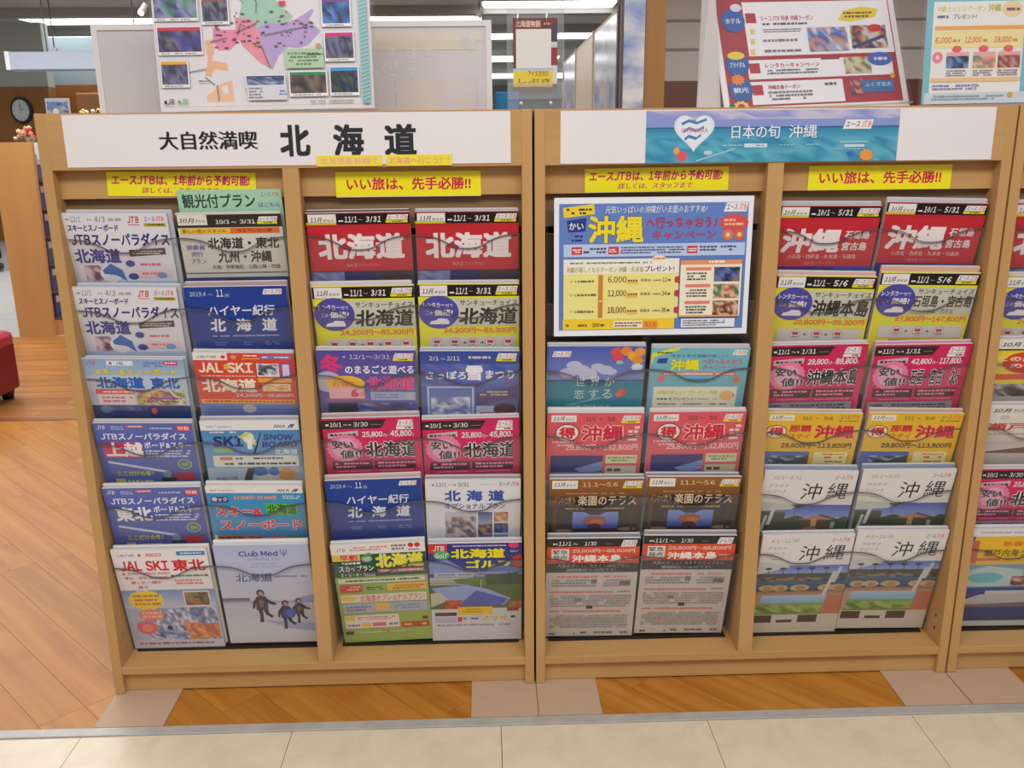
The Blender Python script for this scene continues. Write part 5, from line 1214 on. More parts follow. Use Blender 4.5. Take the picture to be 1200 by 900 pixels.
# card holder
r = empty('card_holder', (.927, .06, H), 'clear acrylic card holder with brown and yellow card above the joint of the racks', 'holder')
bm = bmesh.new()
add_box(bm, .873, .981, .058, .0605, H + .0005, H + .195, .0008); add_box(bm, .873, .981, .0605, .12, H + .0005, H + .003)
add_box(bm, .873, .8755, .05, .0605, H + .02, H + .14); add_box(bm, .9785, .981, .05, .0605, H + .02, H + .14); add_box(bm, .873, .981, .048, .05, H + .02, H + .05)
bm_obj('holder_body', bm, HOLD, r, (.927, .06, H))
for sx in (.898, .955):
    bm = bmesh.new(); bmesh.ops.create_uvsphere(bm, u_segments=12, v_segments=8, radius=.004); bmesh.ops.translate(bm, verts=bm.verts, vec=(sx, .0465, H + .012)); bm_obj('knob', bm, mat('chrome', (220, 220, 224), .1, metal=1), r, (sx, .0465, H + .012), True)
for sx in (.893, .947):
    bm = bmesh.new()
    n = 16; ringp = []
    for i in range(n):
        t = 2 * math.pi * i / n; cpt = Vector((sx, .052 + .007 * math.cos(t), H + .163 + .01 * math.sin(t))); rad = Vector((0, math.cos(t), math.sin(t)))
        ringp.append([bm.verts.new(cpt + .0012 * (math.cos(u) * rad + math.sin(u) * Vector((1, 0, 0)))) for u in (0, 1.57, 3.14, 4.71)])
    for i in range(n):
        for j in range(4): bm.faces.new((ringp[i][j], ringp[(i + 1) % n][j], ringp[(i + 1) % n][(j + 1) % 4], ringp[i][(j + 1) % 4]))
    bm_obj('ring', bm, MATS['chrome'], r, (sx, .052, H + .163), True)
A = Art(); A.R(0, 0, 1, 1.55, (120, 66, 60)); A.T('北海道物語', .06, .05, .62, .19, (226, 200, 180), .02); A.L(.68, .08, .92, .16, (200, 150, 130), 1); A.R(.07, .23, .86, 1.06, (222, 218, 212)); A.R(.86, .12, 1, .5, (80, 70, 90)); A.R(.86, .62, 1, 1.0, (150, 60, 56)); A.R(.86, .5, 1, .62, (206, 196, 190)); A.R(.86, 1.0, 1, 1.4, (214, 206, 206))
A.G(.0, 1.06, .92, 1.12, (160, 176, 206), (200, 206, 190)); A.R(0, 1.12, .9, 1.46, (226, 200, 76)); A.T('アイヌ文化の', .34, 1.1, .8, 1.24, (150, 110, 40), .03); A.T('しぶき', .12, 1.28, .84, 1.38, (150, 106, 40), .03); A.R(0, 1.46, 1, 1.55, (130, 80, 60))
o = sheet('promo_card', A, .084, .926, .0545, H + .165, .13, 'brown card with a blank white panel and yellow foot, inside the clear holder', 'card', thick=.0006)

# back of the two paper frames behind the map
def frame_back(xc, y, W, hgt, label, text=None):
    r = empty('framed_sheet', (xc, y, H), label, 'frame', 'pale poster frames seen from behind')
    box('frame_back', xc - W / 2 + .01, xc + W / 2 - .01, y, y + .002, H + .008, H + hgt - .01, FROSTP, r)
    bm = bmesh.new(); e = .012
    add_box(bm, xc - W / 2, xc - W / 2 + e, y - .003, y + .005, H + .0005, H + hgt); add_box(bm, xc + W / 2 - e, xc + W / 2, y - .003, y + .005, H + .0005, H + hgt)
    add_box(bm, xc - W / 2 + e, xc + W / 2 - e, y - .003, y + .005, H + hgt - e, H + hgt); add_box(bm, xc - W / 2 + e, xc + W / 2 - e, y - .003, y + .005, H + .0005, H + e * .6)
    bm_obj('frame_edge', bm, mat('milky_edge', (226, 222, 222), .4), r, (xc, y, H))
    if text:
        A = Art(); text(A); me = A.mesh('show_through', W - .03)
        p = link('show_through', me, None, r); p.location = (0, -.0006, hgt - .02)
    return r


FROSTP = mat('back_of_poster', (206, 202, 204), .5)
def through(A):
    A.R(0, 0, 1, .05, (216, 210, 200)); A.R(.2, .05, .95, .1, (214, 206, 188))
    G_ = (230, 227, 224)
    for t, x, y, s in (('北', .46, .085, .05), ('陸', .46, .15, .055), ('と', .465, .22, .04), ('名', .465, .275, .045), ('行', .565, .09, .055), ('こ', .57, .16, .045), ('う', .575, .23, .04), ('金', .665, .085, .045), ('沢', .67, .15, .045), ('へ', .41, .11, .03), ('の', .415, .19, .035)):
        # seen through the paper, so the signs are mirrored
        V, F = glyphs(t, 0.0)
        X0 = min(v[0] for v in V); X1 = max(v[0] for v in V); Y0 = min(v[1] for v in V); Y1 = max(v[1] for v in V)
        i = len(A.V); z = A.z()
        for v in V: A.V.append((x + s * (X1 - v[0]) / (X1 - X0), y + s * (Y1 - v[1]) / (Y1 - Y0), z))
        for f in F: A.F.append(tuple(i + q for q in f)); A.C.append([srgb(G_)] * len(f))
    A.N(.5, .25, .95, .66, [(206, 202, 204), (212, 202, 194), (208, 200, 196), (204, 202, 206)], 6, 6, 5); A.E(.9, .065, .03, .03, (200, 200, 204))
frame_back(.243, .27, .455, .185, 'pale frame seen from behind, left of the map poster')
frame_back(.64, .27, .412, .188, 'pale frame with faint mirrored lettering, right of the map poster', through)

# red poster
A = Art(); hh = .70
def rx(x): return MXr(820 + x / 3.158)
def ry(y): return (y / 3.158 - 124.) / 240.0 + hh
def MXr(px): return (px - 846.) / 234.0
A.R(0, 0, 1, hh, (232, 226, 226)); A.R(.03, 0, .97, hh - .035, (164, 52, 62))
# the sheet leans: text coordinates follow the photo's slant
sh = lambda x, y: ((x - 45 - .125 * y) / 735., ry(y))
def q4(x0, y0, x1, y1, col): A.R(sh(x0, y0)[0], ry(y0), sh(x1, y0)[0], ry(y1), col)
for (x0, y0, x1, y1) in ((165, -30, 750, 175), (180, 190, 760, 262), (190, 272, 555, 358)):
    q4(x0, y0, x1, y1, (232, 228, 230))
    a0 = sh(x0 + 8, y0 + 12)[0]
    A.R(a0, ry(y0 + 12 + (30 if y0 < 0 else 0)), a0 + .055, ry(y0 + 50 + (30 if y0 < 0 else 0)), (176, 48, 60))
A.T('エースJTB 特典 沖縄クーポン', sh(235, 20)[0], ry(22), sh(445, 20)[0], ry(44), (190, 60, 76), .02, res=1); A.L(sh(240, 50)[0], ry(48), sh(420, 50)[0], ry(62), (90, 80, 90), 1, 4)
for k, yy in enumerate((72, 110, 150)):
    A.L(sh(245, yy)[0], ry(yy), sh(400, yy)[0], ry(yy + 16), (120, 116, 124), 1 + (k == 0), k); A.R(sh(195, yy)[0], ry(yy), sh(212, yy)[0], ry(yy + 20), (230, 190, 110))
A.poly([(sh(545, 40)[0], ry(45)), (sh(570, 10)[0], ry(10)), (sh(640, -5)[0], ry(-5)), (sh(710, 0)[0], ry(5)), (sh(700, 35)[0], ry(35)), (sh(600, 52)[0], ry(52))], (226, 200, 50)); A.L(sh(565, 10)[0], ry(12), sh(690, 10)[0], ry(40), (110, 90, 40), 2, 4)
A.N(sh(418, 70)[0], ry(72), sh(578, 70)[0], ry(165), [(90, 120, 190), (150, 170, 210), (200, 130, 110), (220, 216, 226), (70, 90, 150), (190, 150, 140)], 11, 6, 4)
A.N(sh(592, 65)[0], ry(68), sh(738, 65)[0], ry(158), [(90, 60, 50), (200, 196, 200), (50, 60, 100), (210, 170, 90), (190, 90, 60)], 9, 6, 4); A.poly([(sh(598, 140)[0], ry(148)), (sh(738, 95)[0], ry(102)), (sh(738, 105)[0], ry(116)), (sh(604, 150)[0], ry(160))], (50, 66, 110)); A.E(sh(695, 78)[0], ry(80), .04, .02, (190, 50, 40))
A.T('レンタカーキャンペーン', sh(250, 205)[0], ry(203), sh(465, 205)[0], ry(222), (190, 60, 76), .02, res=1); A.L(sh(255, 230)[0], ry(226), sh(460, 230)[0], ry(248), (110, 104, 110), 2, 4); A.R(sh(472, 188)[0], ry(184), sh(545, 188)[0], ry(196), (150, 50, 60))
A.N(sh(562, 190)[0], ry(190), sh(670, 190)[0], ry(254), [(120, 84, 70), (206, 190, 160), (190, 200, 150), (180, 140, 120)], 7, 4, 5); A.E(sh(712, 198)[0], ry(200), .07, .035, (66, 96, 170)); A.L(sh(685, 190)[0], ry(190), sh(740, 190)[0], ry(210), (200, 210, 230), 1)
A.T('沖縄本島クーポン', sh(258, 290)[0], ry(286), sh(385, 290)[0], ry(303), (190, 60, 76), .02, res=1); A.L(sh(258, 310)[0], ry(308), sh(440, 310)[0], ry(346), (120, 114, 120), 3, 6); A.L(sh(480, 285)[0], ry(282), sh(530, 285)[0], ry(298), (90, 90, 90), 1)
A.R(sh(582, 280)[0], ry(282), sh(762, 280)[0], ry(330), (64, 104, 160)); A.N(sh(584, 280)[0], ry(276), sh(632, 280)[0], ry(336), [(150, 60, 70), (70, 60, 90), (210, 140, 120)], 4, 4, 4); A.T('ふくぎ並木', sh(645, 290)[0], ry(290), sh(755, 290)[0], ry(308), (160, 200, 230), .02, res=1)
for xx, yy, tt in ((130, 40, 'ホテル'), (143, 205, 'ブライダル'), (155, 300, '観光')):
    ax, ay = sh(xx, yy)[0], ry(yy); A.E(ax, ay, .062, .058, (56, 92, 160), 22); A.T(tt, ax - .04, ay - .012, ax + .04, ay + .016, (220, 230, 240), .02, res=1)
A.E(sh(138, 175)[0], ry(172), .045, .02, (226, 200, 60)); A.E(sh(143, 262)[0], ry(262), .04, .03, (226, 130, 60), jag=.3); A.E(sh(155, 368)[0], ry(366), .045, .035, (236, 190, 90), jag=.2); A.E(sh(155, 368)[0], ry(366), .02, .018, (150, 80, 40)); A.E(sh(120, 362)[0], ry(362), .015, .02, (60, 110, 60))
A.E(sh(142, 0)[0], ry(-8), .03, .02, (210, 210, 220)); A.E(sh(760, 268)[0], ry(268), .014, .014, (226, 150, 70)); 
A.V = [(min(max(x, .0), 1.0), min(max(y, 0.0), hh), z) for x, y, z in A.V]
stand_poster('red_poster', A, .402, .27, 1.484, .075, 'red bordered coupon poster with blue round badges in a clear stand on the middle rack', math.radians(20), 2.2, yaw=math.radians(12))
# its pale side leaf at the left
prism('leaf_sheet', [(1.239, .06, H + .001), (1.283, .048, H + .001), (1.262, .07, H + .27), (1.248, .09, H + .27)], (0, .002, 0), mat('grey_leaf', (196, 190, 188), .5)); bpy.context.scene.collection.objects[-1]
lf = [o for o in COL.objects if o.name.startswith('leaf_sheet')][0]; tag(lf, 'narrow pale grey paper leaf standing at the left edge of the red poster', 'paper')

# light blue poster at far right
A = Art(); hh = 1.35
def bx(x): return (x / 4. + 900 - 1085) / 122. * 1.0
def by(y): return (y / 4. - 121.) / 122. + hh
A.R(0, 0, 1, hh, (120, 190, 206)); A.R(.02, by(435), 1, hh, (206, 216, 224)); A.R(bx(770), by(40), bx(1192), by(435), (240, 236, 230)); A.E(bx(800), by(0), .05, .04, (236, 130, 130)); A.E(bx(1190), by(5), .06, .05, (190, 110, 90)); A.L(bx(850), by(-10), bx(1150), by(12), (80, 150, 170), 1, 3)
A.T('沖縄 たのしい クーポン', bx(785), by(58), bx(1010), by(85), (214, 206, 60), .03, res=1); A.T('沖縄', bx(1020), by(52), bx(1078), by(85), (190, 180, 50), .03); A.L(bx(785), by(95), bx(850), by(115), (110, 110, 150), 1); A.T('プレゼント!', bx(860), by(93), bx(968), by(115), (90, 70, 120), .03); A.E(bx(1130), by(75), .1, .07, (240, 214, 160)); A.L(bx(1100), by(65), bx(1165), by(88), (130, 90, 130), 1)
A.R(bx(780), by(145), bx(1190), by(162), (240, 170, 80)); A.R(bx(780), by(165), bx(1190), by(240), (242, 226, 160)); 
for i, t in enumerate(('6,000', '12,000', '18,000')): A.T(t, bx(785 + i * 135), by(192), bx(860 + i * 138), by(222), (224, 110, 40), .03, .15); A.L(bx(865 + i * 138), by(198), bx(900 + i * 136), by(220), (224, 140, 60), 1)
A.E(bx(800), by(280), .05, .05, (240, 130, 150)); A.E(bx(800), by(280), .02, .02, (250, 200, 210))
for i, cc in enumerate(([(60, 90, 140), (30, 40, 60), (120, 150, 200)], [(60, 150, 110), (210, 120, 110), (230, 190, 150)], [(150, 70, 60), (210, 150, 130), (120, 50, 50)])):
    x0 = (842, 965, 1080)[i]; A.N(bx(x0), by(275), bx(x0 + 103), by(328), cc, 6, 3, i + 2); A.R(bx(x0), by(258), bx(x0 + 103), by(275), (240, 170, 170)); A.E(bx(x0 + 45), by(245), .045, .03, (236, 90, 100)); A.L(bx(x0), by(335), bx(x0 + 95), by(365), (150, 130, 130), 3, i)
A.R(bx(775), by(370), bx(1190), by(388), (240, 200, 140)); A.L(bx(780), by(398), bx(1000), by(425), (130, 130, 190), 2, 3); A.L(bx(780), by(445), bx(1120), by(470), (150, 160, 180), 2, 4); A.E(bx(1150), by(448), .025, .025, (206, 170, 70)); A.T('JTB', bx(960), by(398), bx(990), by(425), (90, 100, 180), .03, .2)
stand_poster('light_blue_poster', A, .205, .277, 1.777, .05, 'light blue coupon poster in a clear stand on the right end of the racks', math.radians(4), .6)

# ---------------------------------------------------------------- further back, over the racks
# long glossy display wall running away, with its tall end panel and wooden post
r = empty('display_screen', (1.262, 2.3, 0), 'glossy light blue poster screen running back behind the racks', 'screen')
PF = Art()
def glossy(name, c0, c1, rough):  # poster print with near-white glare patches painted into its colour
    M = bpy.data.materials.new(name); M.use_nodes = True; nt = M.node_tree; N = nt.nodes; L = nt.links; p = N['Principled BSDF']
    tc = N.new('ShaderNodeTexCoord'); n = N.new('ShaderNodeTexNoise'); n.inputs['Scale'].default_value = 6; n.inputs['Detail'].default_value = 6
    mp = N.new('ShaderNodeMapping'); mp.inputs['Scale'].default_value = (1, .7, 2); L.new(tc.outputs['Object'], mp.inputs[0]); L.new(mp.outputs[0], n.inputs['Vector'])
    rp = N.new('ShaderNodeValToRGB'); rp.color_ramp.elements[0].position = .35; rp.color_ramp.elements[1].position = .62; rp.color_ramp.elements[0].color = srgb(c0); rp.color_ramp.elements[1].color = srgb(c1)
    L.new(n.outputs['Fac'], rp.inputs[0]); L.new(rp.outputs[0], p.inputs['Base Color']); p.inputs['Roughness'].default_value = rough
    return M
GL1 = glossy('glossy_print_glare', (176, 196, 232), (244, 246, 250), .16)
GL2 = glossy('glossy_blue_glare', (110, 146, 220), (246, 248, 252), .2)
DKF = mat('dark_frame', (96, 92, 98), .4)
box('poster_panel', 1.262, 1.266, 1.32, 1.98, .62, 1.56, GL1, r); box('poster_panel', 1.262, 1.266, 2.03, 2.68, .62, 1.56, mat('pale_cream_print', (236, 224, 206), .3), r); box('poster_panel', 1.262, 1.266, 2.72, 3.38, .62, 1.56, GL1, r)
box('screen_frame', 1.266, 1.29, 1.3, 3.4, .0, 1.575, mat('beige_frame', (206, 190, 170), .4), r)
for yy in (1.3, 1.985, 2.685, 3.38): box('mullion', 1.258, 1.266, yy, yy + .03, 0, 1.575, DKF if yy < 1.5 else MATS['beige_frame'], r)
r = empty('end_panel', (1.30, 1.24, 0), 'tall glossy blue poster panel with painted white glare beside the wooden post', 'panel')
box('poster_panel', 1.268, 1.334, 1.235, 1.24, .6, 2.2, GL2, r); box('panel_back', 1.262, 1.334, 1.24, 1.262, 0, 2.25, MATS['beige_frame'], r); box('metal_edge', 1.259, 1.266, 1.233, 1.24, .0, 2.25, DKF, r)
o = box('wooden_post', 1.336, 1.404, 1.25, 1.4, 0, 2.75, POSTW, None, .003); tag(o, 'tall light wooden post rising behind the middle rack', 'post')

# blue pouch
bm = bmesh.new(); add_box(bm, .853, .905, .33, .345, H - .3, H + .048, .004)
o = bm_obj('blue_folder', bm, mat('blue_gloss', (44, 120, 170), .15), None, (.878, .335, H - .3)); tag(o, 'small glossy blue folder behind the clear card holder', 'folder')
o = box('back_shelf', -.0, 2.7, .305, .5, 0, H - .3, WOODH, None, .002); tag(o, 'low wooden shelf standing against the back of the racks', 'shelf')

# room shell
CEIL = mat('ceiling_grey', (208, 206, 196), .8, vary=.1, bscale=.4)
o = box('ceiling', -12, 9, 3.2, 27, 2.76, 2.82, CEIL); tag(o, kind='structure')
DKB = mat('beam_grey', (112, 108, 104), .8)
for yy in (8.4, 10.0, 11.9, 14.3, 18.4): box('beam', -12, 9, yy, yy + .22, 2.66, 2.7595, mat('duct_grey', (176, 172, 164), .8), o)
o = box('wall_back', -12, 9, 26.5, 26.7, 0, 2.8, mat('back_wall', (150, 156, 156), .7)); tag(o, kind='structure')
o = box('wall_left', -12.2, -12, -6, 27, 0, 2.8, mat('side_wall', (170, 168, 160), .7)); tag(o, kind='structure')
# clock wall: wood below, grey bulkhead above, ends at a step
o = box('wall_clock_side', -9.5, -4.5, 10.0, 10.2, 0, 1.86, WALLW); tag(o, kind='structure')
box('bulkhead', -9.5, -4.5, 10.02, 10.2, 1.86, 2.6, mat('bulkhead_grey', (164, 168, 162), .5), o)
o = box('wall_recess', -5.4, -3.5, 10.7, 10.9, 0, 1.92, wood_mat('recess_wood', (136, 84, 40), (168, 108, 56), (2, 3, 2), .4)); tag(o, kind='structure')
box('glass_band', -5.4, -4.08, 10.7, 10.8, 1.92, 2.5, mat('pale_glass', (160, 176, 182), .2), o); box('green_glass', -4.08, -3.5, 10.7, 10.8, 1.92, 2.5, mat('teal_glass', (90, 116, 110), .15), o)
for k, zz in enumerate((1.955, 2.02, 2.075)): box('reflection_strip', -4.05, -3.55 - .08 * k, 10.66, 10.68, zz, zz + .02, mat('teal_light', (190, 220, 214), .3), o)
# copper coloured box in the recess
o = box('copper_cabinet', -4.32, -3.9, 10.3, 10.6, 0, 1.8, mat('copper_brown', (186, 130, 84), .35), None, .03); tag(o, 'copper brown cabinet in the recess behind the left rack', 'cabinet')
# grey shutter wall to the right
o = box('wall_right', 1.95, 9.0, 6.0, 6.2, 0, 2.8, mat('wall_grey', (158, 152, 148), .7)); tag(o, kind='structure')
box('dado', 1.95, 9.0, 5.985, 6.0, 0, 1.625, mat('dado_brown', (84, 46, 34), .5), o)
for zz in (1.86, 2.08): box('shutter_line', 1.95, 9.0, 5.99, 6.0, zz, zz + .018, mat('shutter_dark', (110, 104, 100), .6), o)

# clock
r = empty('wall_clock', (-4.84, 9.98, 1.585), 'round wall clock with dark rim and pale dial on the wood wall', 'clock')
def disc(name, rx_, rz_, y0, y1, mt, parent, cx=-4.84, cz=1.585):
    bm = bmesh.new(); bmesh.ops.create_cone(bm, cap_ends=True, segments=40, radius1=1, radius2=1, depth=1)
    bmesh.ops.rotate(bm, verts=bm.verts, matrix=Matrix.Rotation(math.pi / 2, 3, 'X'))
    for v in bm.verts: v.co = Vector((cx + v.co.x * rx_, (y0 + y1) / 2 + v.co.y * (y1 - y0), cz + v.co.z * rz_))
    return bm_obj(name, bm, mt, parent, (cx, (y0 + y1) / 2, cz))
disc('rim', .128, .158, 9.95, 9.998, mat('clock_rim', (40, 40, 44), .4), r)
dl = disc('dial', .1, .126, 9.944, 9.952, mat('clock_dial', (186, 196, 196), .3), r)
box('hand', -4.843, -4.837, 9.94, 9.943, 1.585, 1.67, mat('hand_dark', (70, 74, 80), .4), dl); prism('hand', [(-4.84, 9.94, 1.58), (-4.835, 9.94, 1.59), (-4.78, 9.94, 1.61), (-4.78, 9.94, 1.606)], (0, .003, 0), MATS['hand_dark'], dl)
for k in range(12):
    t = k * math.pi / 6; box('hour_mark', -4.84 + .085 * math.sin(t) - .004, -4.84 + .085 * math.sin(t) + .004, 9.941, 9.944, 1.585 + .108 * math.cos(t) - .005, 1.585 + .108 * math.cos(t) + .005, MATS['hand_dark'], dl)

# hanging white light box
EM = mat('tube_white', (250, 252, 255), .4, emit=(250, 253, 255), es=5.0)
r = empty('hanging_light_box', (-3.4, 8.0, 1.97), 'long white hanging light box above the wood wall at the left', 'light box')
box('box_body', -3.93, -2.4, 8.0, 8.3, 1.91, 2.075, mat('lightbox_face', (176, 186, 204), .5, emit=(216, 226, 240), es=.06), r); box('box_end', -3.975, -3.93, 7.99, 8.31, 1.905, 2.08, mat('lightbox_end', (240, 240, 244), .4), r)
for xx in (-3.6, -2.7): box('hanger', xx, xx + .01, 8.1, 8.11, 2.075, 2.76, DKF, r)


def tube_light(x0, x1, y, label, wd=.3, z=2.735):
    r = empty('ceiling_light', ((x0 + x1) / 2, y, z), label, 'light', 'strip lights on the shop ceiling')
    box('housing', x0 - .03, x1 + .03, y - wd / 2 - .02, y + wd / 2 + .02, z, 2.7598, mat('housing_white', (220, 220, 216), .5), r)
    box('diffuser', x0, x1, y - wd / 2, y + wd / 2, z - .02, z, EM, r)


tube_light(-5.05, -3.62, 10.65, 'left bright strip light in the near row over the clock wall', 1.2)
tube_light(-3.58, -2.1, 10.75, 'second bright strip light in the near row, left of the map poster', 1.2)
tube_light(-6.9, -6.05, 12.9, 'strip light in the second row, first of its pair', .8); tube_light(-5.98, -5.0, 12.9, 'strip light in the second row, last of its pair', .8)
tube_light(-.75, .8, 11.05, 'strip light just above the mirrored frame', .6)
tube_light(.85, 2.4, 9.75, 'nearest strip light over the card holder', .4)
for k, (yy, wd) in enumerate(((13.1, .6), (17.1, 1.0), (21.9, 1.4))):
    nm = ('third', 'fourth', 'farthest')[k]
    tube_light(-.6, 1.7 + k * .6, yy, '%s row strip light, left part beside the card holder' % nm, wd)
    if k == 0: tube_light(1.98, 3.4, yy, 'third row strip light, right part beside the card holder', wd)
# spot lamps
for (x, y, z, lab) in ((-1.92, 6.2, 2.235, 'white spot lamp above the pale frame at the left'), (-3.74, 8.6, 2.14, 'small white spot lamp over the hanging light box'), (.8, 7.0, 2.27, 'small bright spot lamp above the corner of the mirrored frame')):
    r = empty('spot_lamp', (x, y, z), lab, 'lamp')
    bm = bmesh.new(); bmesh.ops.create_cone(bm, cap_ends=True, segments=20, radius1=.028, radius2=.02, depth=.08); bmesh.ops.rotate(bm, verts=bm.verts, matrix=Matrix.Rotation(math.radians(35), 3, 'Y')); bmesh.ops.translate(bm, verts=bm.verts, vec=(x, y, z)); bm_obj('lamp_head', bm, mat('lamp_white', (236, 236, 232), .3), r, (x, y, z), False)
    bm = bmesh.new(); bmesh.ops.create_uvsphere(bm, u_segments=14, v_segments=8, radius=.024); bmesh.ops.translate(bm, verts=bm.verts, vec=(x - .022, y - .01, z - .035)); bm_obj('bulb', bm, mat('bulb_glow', (255, 255, 250), .3, emit=(255, 253, 245), es=4), r, (x, y, z), True)
    box('stem', x - .005, x + .005, y - .005, y + .005, z + .04, 2.7598, DKF, r)

# ---------------------------------------------------------------- neighbouring rack at the left
r = empty('side_rack', (-1.98, 4.5, 0), 'wooden rack seen end on behind the left rack, brochures on its right side', 'rack')
prism('end_panel', [(-2.12, 3.9, 0), (-1.905, 3.9, 0), (-1.875, 3.9, 1.185), (-2.12, 3.9, 1.185)], (0, .03, 0), PANELW, r, (-2.0, 3.9, 0))
box('rack_back', -2.1, -2.06, 3.93, 5.6, 0, 1.18, PANELW, r); box('rack_base', -2.06, -1.86, 3.93, 5.6, 0, .1, PANELW, r)
for i in range(6): box('shelf_lip', -2.06, -1.85 + .0, 3.93, 5.6, .1 + i * .17, .112 + i * .17, mat('shelf_dark', (90, 70, 60), .5), r)
box('far_end', -2.1, -1.87, 5.6, 5.63, 0, 1.18, PANELW, r)
sc = [(70, 66, 120), (200, 196, 206), (90, 84, 130), (150, 60, 80), (84, 90, 120), (120, 130, 150)]
for i in range(6):
    for j in range(3):
        y0 = 3.96 + j * .27; z0 = .113 + i * .17
        bm = bmesh.new(); add_box(bm, -1.93, -1.9, y0, y0 + .21, z0, z0 + .15)
        o = bm_obj('brochure', bm, spare_mat(sc[(i * 2 + j * 3) % 6]), None, (-1.915, y0 + .1, z0))
        tag(o, 'brochure on the rack seen end on, %s shelf from the floor, %s from the front' % (('lowest', 'second', 'third', 'fourth', 'fifth', 'top')[i], ('first', 'second', 'third')[j]), 'brochure', 'brochures on the side rack')
        if i == 5 or j < 2:
            box('title_band', -1.8995, -1.8985, y0 + .02, y0 + .19, z0 + .09, z0 + .13, mat('title_pale', (206, 200, 206), .5), o)
# white card and flowers on it
o = box('white_card', -1.93, -1.885, 3.99, 4.0, 1.08, 1.182, mat('card_white', (214, 216, 226), .5)); tag(o, 'small white card at the top right of the rack seen end on', 'card'); o.location.z += .0
r = empty('flower_pot', (-1.94, 4.02, 1.186), 'pink and orange flower arrangement on top of the rack seen end on', 'flowers')
rf = random.Random(9)
for i in range(26):
    cx_ = -1.95 + rf.uniform(-.06, .075); cz_ = 1.21 + rf.uniform(0, .065); cy_ = 4.03 + rf.uniform(-.03, .03)
    if i < 8: cx_ = -1.99 + rf.uniform(-.1, .09); cz_ = 1.2 + rf.uniform(0, .015)
    bm = bmesh.new(); n = 7; cv = bm.verts.new((cx_, cy_ - .006, cz_)); rv = []
    for k in range(n * 2):
        t = math.pi * k / n; rr_ = (.017 if k % 2 == 0 else .011) * (1 if i >= 8 else .8); rv.append(bm.verts.new((cx_ + rr_ * math.cos(t), cy_ + .004 * (k % 2), cz_ + rr_ * math.sin(t))))
    for k in range(n * 2): bm.faces.new((cv, rv[k], rv[(k + 1) % (n * 2)]))
    mc = (mat('leaf_green', (90, 124, 96), .6) if i < 5 else mat('petal_cream', (226, 206, 170), .6) if i < 12 else mat('petal_orange', (226, 140, 110), .6) if cx_ < -1.945 else mat('petal_pink', (206, 76, 90), .6))
    bm_obj('flower_head' if i >= 5 else 'leaf', bm, mc, r, (cx_, cy_, cz_))
bm = bmesh.new(); bmesh.ops.create_cone(bm, cap_ends=True, segments=18, radius1=.025, radius2=.035, depth=.03); bmesh.ops.translate(bm, verts=bm.verts, vec=(-1.945, 4.04, 1.2)); bm_obj('basket', bm, mat('basket_tan', (190, 170, 140), .7), r, (-1.945, 4.04, 1.186))

# small blue sign and gilt ornaments seen over the left rack's top
r = empty('photo_sign', (-1.3, 3.0, 1.2), 'small blue and white photo sign seen just above the left rack', 'sign')
A = Art(); A.R(0, 0, 1, .7, (206, 214, 236)); A.N(.06, .1, .94, .62, [(90, 130, 196), (130, 160, 210), (170, 190, 190), (200, 210, 226), (70, 96, 140)], 7, 4, 5); A.E(.4, .5, .12, .14, (246, 246, 250))
box('sign_board', -1.35, -1.232, 3.0, 3.006, 1.24, 1.39, mat('sign_white', (214, 220, 234), .4), r); p = link('printed_face', A.mesh('sign_print', .118), None, r); p.location = (.009, -.001, .185); box('sign_post', -1.3, -1.28, 3.006, 3.02, 0, 1.3, DKF, r)
r = empty('gilt_ornament', (-1.12, 3.05, 1.2), 'gilt ornament with small bright sparkles just above the left rack', 'ornament')
GOLD = mat('gilt', (170, 130, 60), .25, metal=.8)
for i in range(22):
    bm = bmesh.new(); bmesh.ops.create_icosphere(bm, subdivisions=1, radius=rf.uniform(.007, .016)); px_ = -1.22 + rf.random() * .22; pz_ = 1.285 + rf.random() * .05
    bmesh.ops.translate(bm, verts=bm.verts, vec=(px_, 3.05 + rf.uniform(-.03, .03), pz_)); bm_obj('bead', bm, GOLD if i % 4 else mat('bead_pale', (240, 230, 200), .2), r, (px_, 3.05, pz_))
box('ornament_base', -1.24, -.98, 3.0, 3.1, 1.2, 1.275, mat('ornament_dark', (90, 72, 40), .5), r); box('ornament_stand', -1.2, -1.02, 3.02, 3.08, 0, 1.2, DKF, r)

# red ottoman
r = empty('ottoman', (-1.72, 2.2, 0), 'dark red upholstered ottoman with black feet at the left edge of the photo', 'ottoman')
REDL = mat('red_leather', (128, 26, 36), .4, vary=.12, bscale=8)
bm = bmesh.new(); add_box(bm, -2.0, -1.42, 1.92, 2.5, .045, .28, .012); bm_obj('seat_box', bm, REDL, r, (-1.72, 2.2, .045), False)
bm = bmesh.new(); add_box(bm, -2.005, -1.415, 1.915, 2.505, .245, .325, .028); bm_obj('seat_cushion', bm, mat('red_leather_top', (172, 44, 58), .35), r, (-1.72, 2.2, .24), True)
for xx, yy in ((-1.465, 2.455), (-1.95, 2.455), (-1.465, 1.97), (-1.95, 1.97)):
    bm = bmesh.new(); bmesh.ops.create_cone(bm, cap_ends=True, segments=18, radius1=.024, radius2=.032, depth=.045); bmesh.ops.translate(bm, verts=bm.verts, vec=(xx, yy, .0225)); bm_obj('foot', bm, mat('black_foot', (20, 20, 22), .4), r, (xx, yy, 0), True)


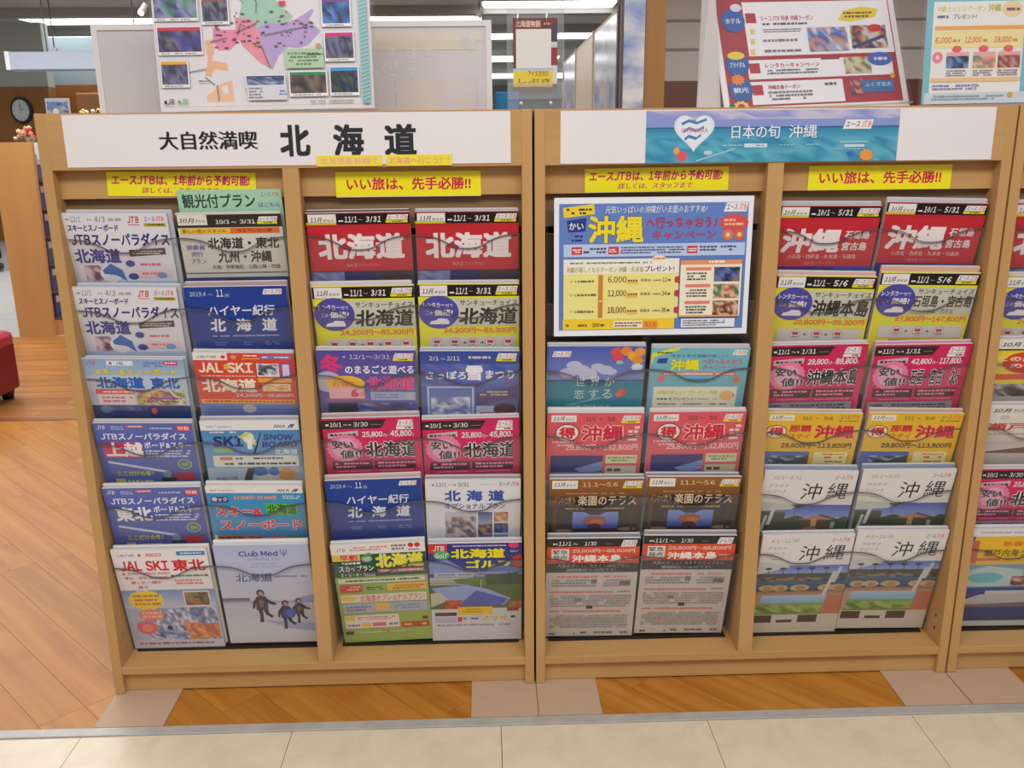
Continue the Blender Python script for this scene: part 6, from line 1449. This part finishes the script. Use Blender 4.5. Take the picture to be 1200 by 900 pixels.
# ---------------------------------------------------------------- person at the far left edge
def skin(name, verts, edges, radii, mt, parent, sub_=2):
    me = bpy.data.meshes.new(name); me.from_pydata(verts, edges, []); me.materials.append(mt)
    o = bpy.data.objects.new(name, me); COL.objects.link(o); o.parent = parent
    sk = o.modifiers.new('s', 'SKIN'); sk.use_smooth_shade = True
    for i, rr_ in enumerate(radii):
        me.skin_vertices[0].data[i].radius = (rr_, rr_ * .9)
    me.skin_vertices[0].data[0].use_root = True
    ss = o.modifiers.new('d', 'SUBSURF'); ss.levels = sub_; ss.render_levels = sub_
    return o


pr = empty('person', (-4.06, 7.05, 0), 'person in black clothes and dark shoes standing at the far left edge', 'person')
CL = mat('black_cloth', (14, 16, 22), .8); SKN = mat('skin_tone', (206, 150, 126), .5); HAIR = mat('dark_hair', (28, 22, 20), .6)
bv = [(0, 0, .92), (0, 0, 1.12), (0, 0, 1.34), (0, 0, 1.46), (.1, 0, .86), (.155, -.02, .48), (.2, 0, .1), (-.1, 0, .86), (-.12, -.02, .48), (-.13, .02, .1), (.17, 0, 1.4), (.24, -.02, 1.14), (.26, -.14, .94), (-.17, 0, 1.4), (-.24, 0, 1.14), (-.24, -.1, .92)]
be = [(0, 1), (1, 2), (2, 3), (0, 4), (4, 5), (5, 6), (0, 7), (7, 8), (8, 9), (2, 10), (10, 11), (11, 12), (2, 13), (13, 14), (14, 15)]
skin('body', bv, be, [.14, .13, .15, .06, .095, .07, .055, .095, .07, .055, .06, .045, .035, .06, .045, .035], CL, pr)
hd = skin('head', [(0, 0, 1.46), (0, 0, 1.53), (0, -.01, 1.6), (0, -.005, 1.68)], [(0, 1), (1, 2), (2, 3)], [.05, .055, .085, .075], SKN, pr)
skin('hair', [(0, .03, 1.58), (0, .02, 1.68), (0, -.01, 1.73)], [(0, 1), (1, 2)], [.085, .092, .06], HAIR, pr)
for sx, sy in ((.2, 0), (-.13, .02)):
    skin('shoe', [(sx, sy + .05, .045), (sx, sy - .04, .05), (sx, sy - .16, .035)], [(0, 1), (1, 2)], [.045, .048, .035], mat('brown_shoe', (50, 32, 30), .4), pr)
for sx, sy, sz in ((.26, -.14, .94), (-.24, -.1, .92)):
    hv = [(sx, sy, sz), (sx, sy - .02, sz - .05), (sx - .02, sy - .03, sz - .1), (sx, sy - .035, sz - .11), (sx + .02, sy - .03, sz - .105), (sx + .035, sy - .025, sz - .09), (sx - .035, sy - .04, sz - .05)]
    skin('hand', hv, [(0, 1), (1, 2), (1, 3), (1, 4), (1, 5), (0, 6)], [.026, .028, .009, .009, .009, .008, .01], SKN, pr, 1)
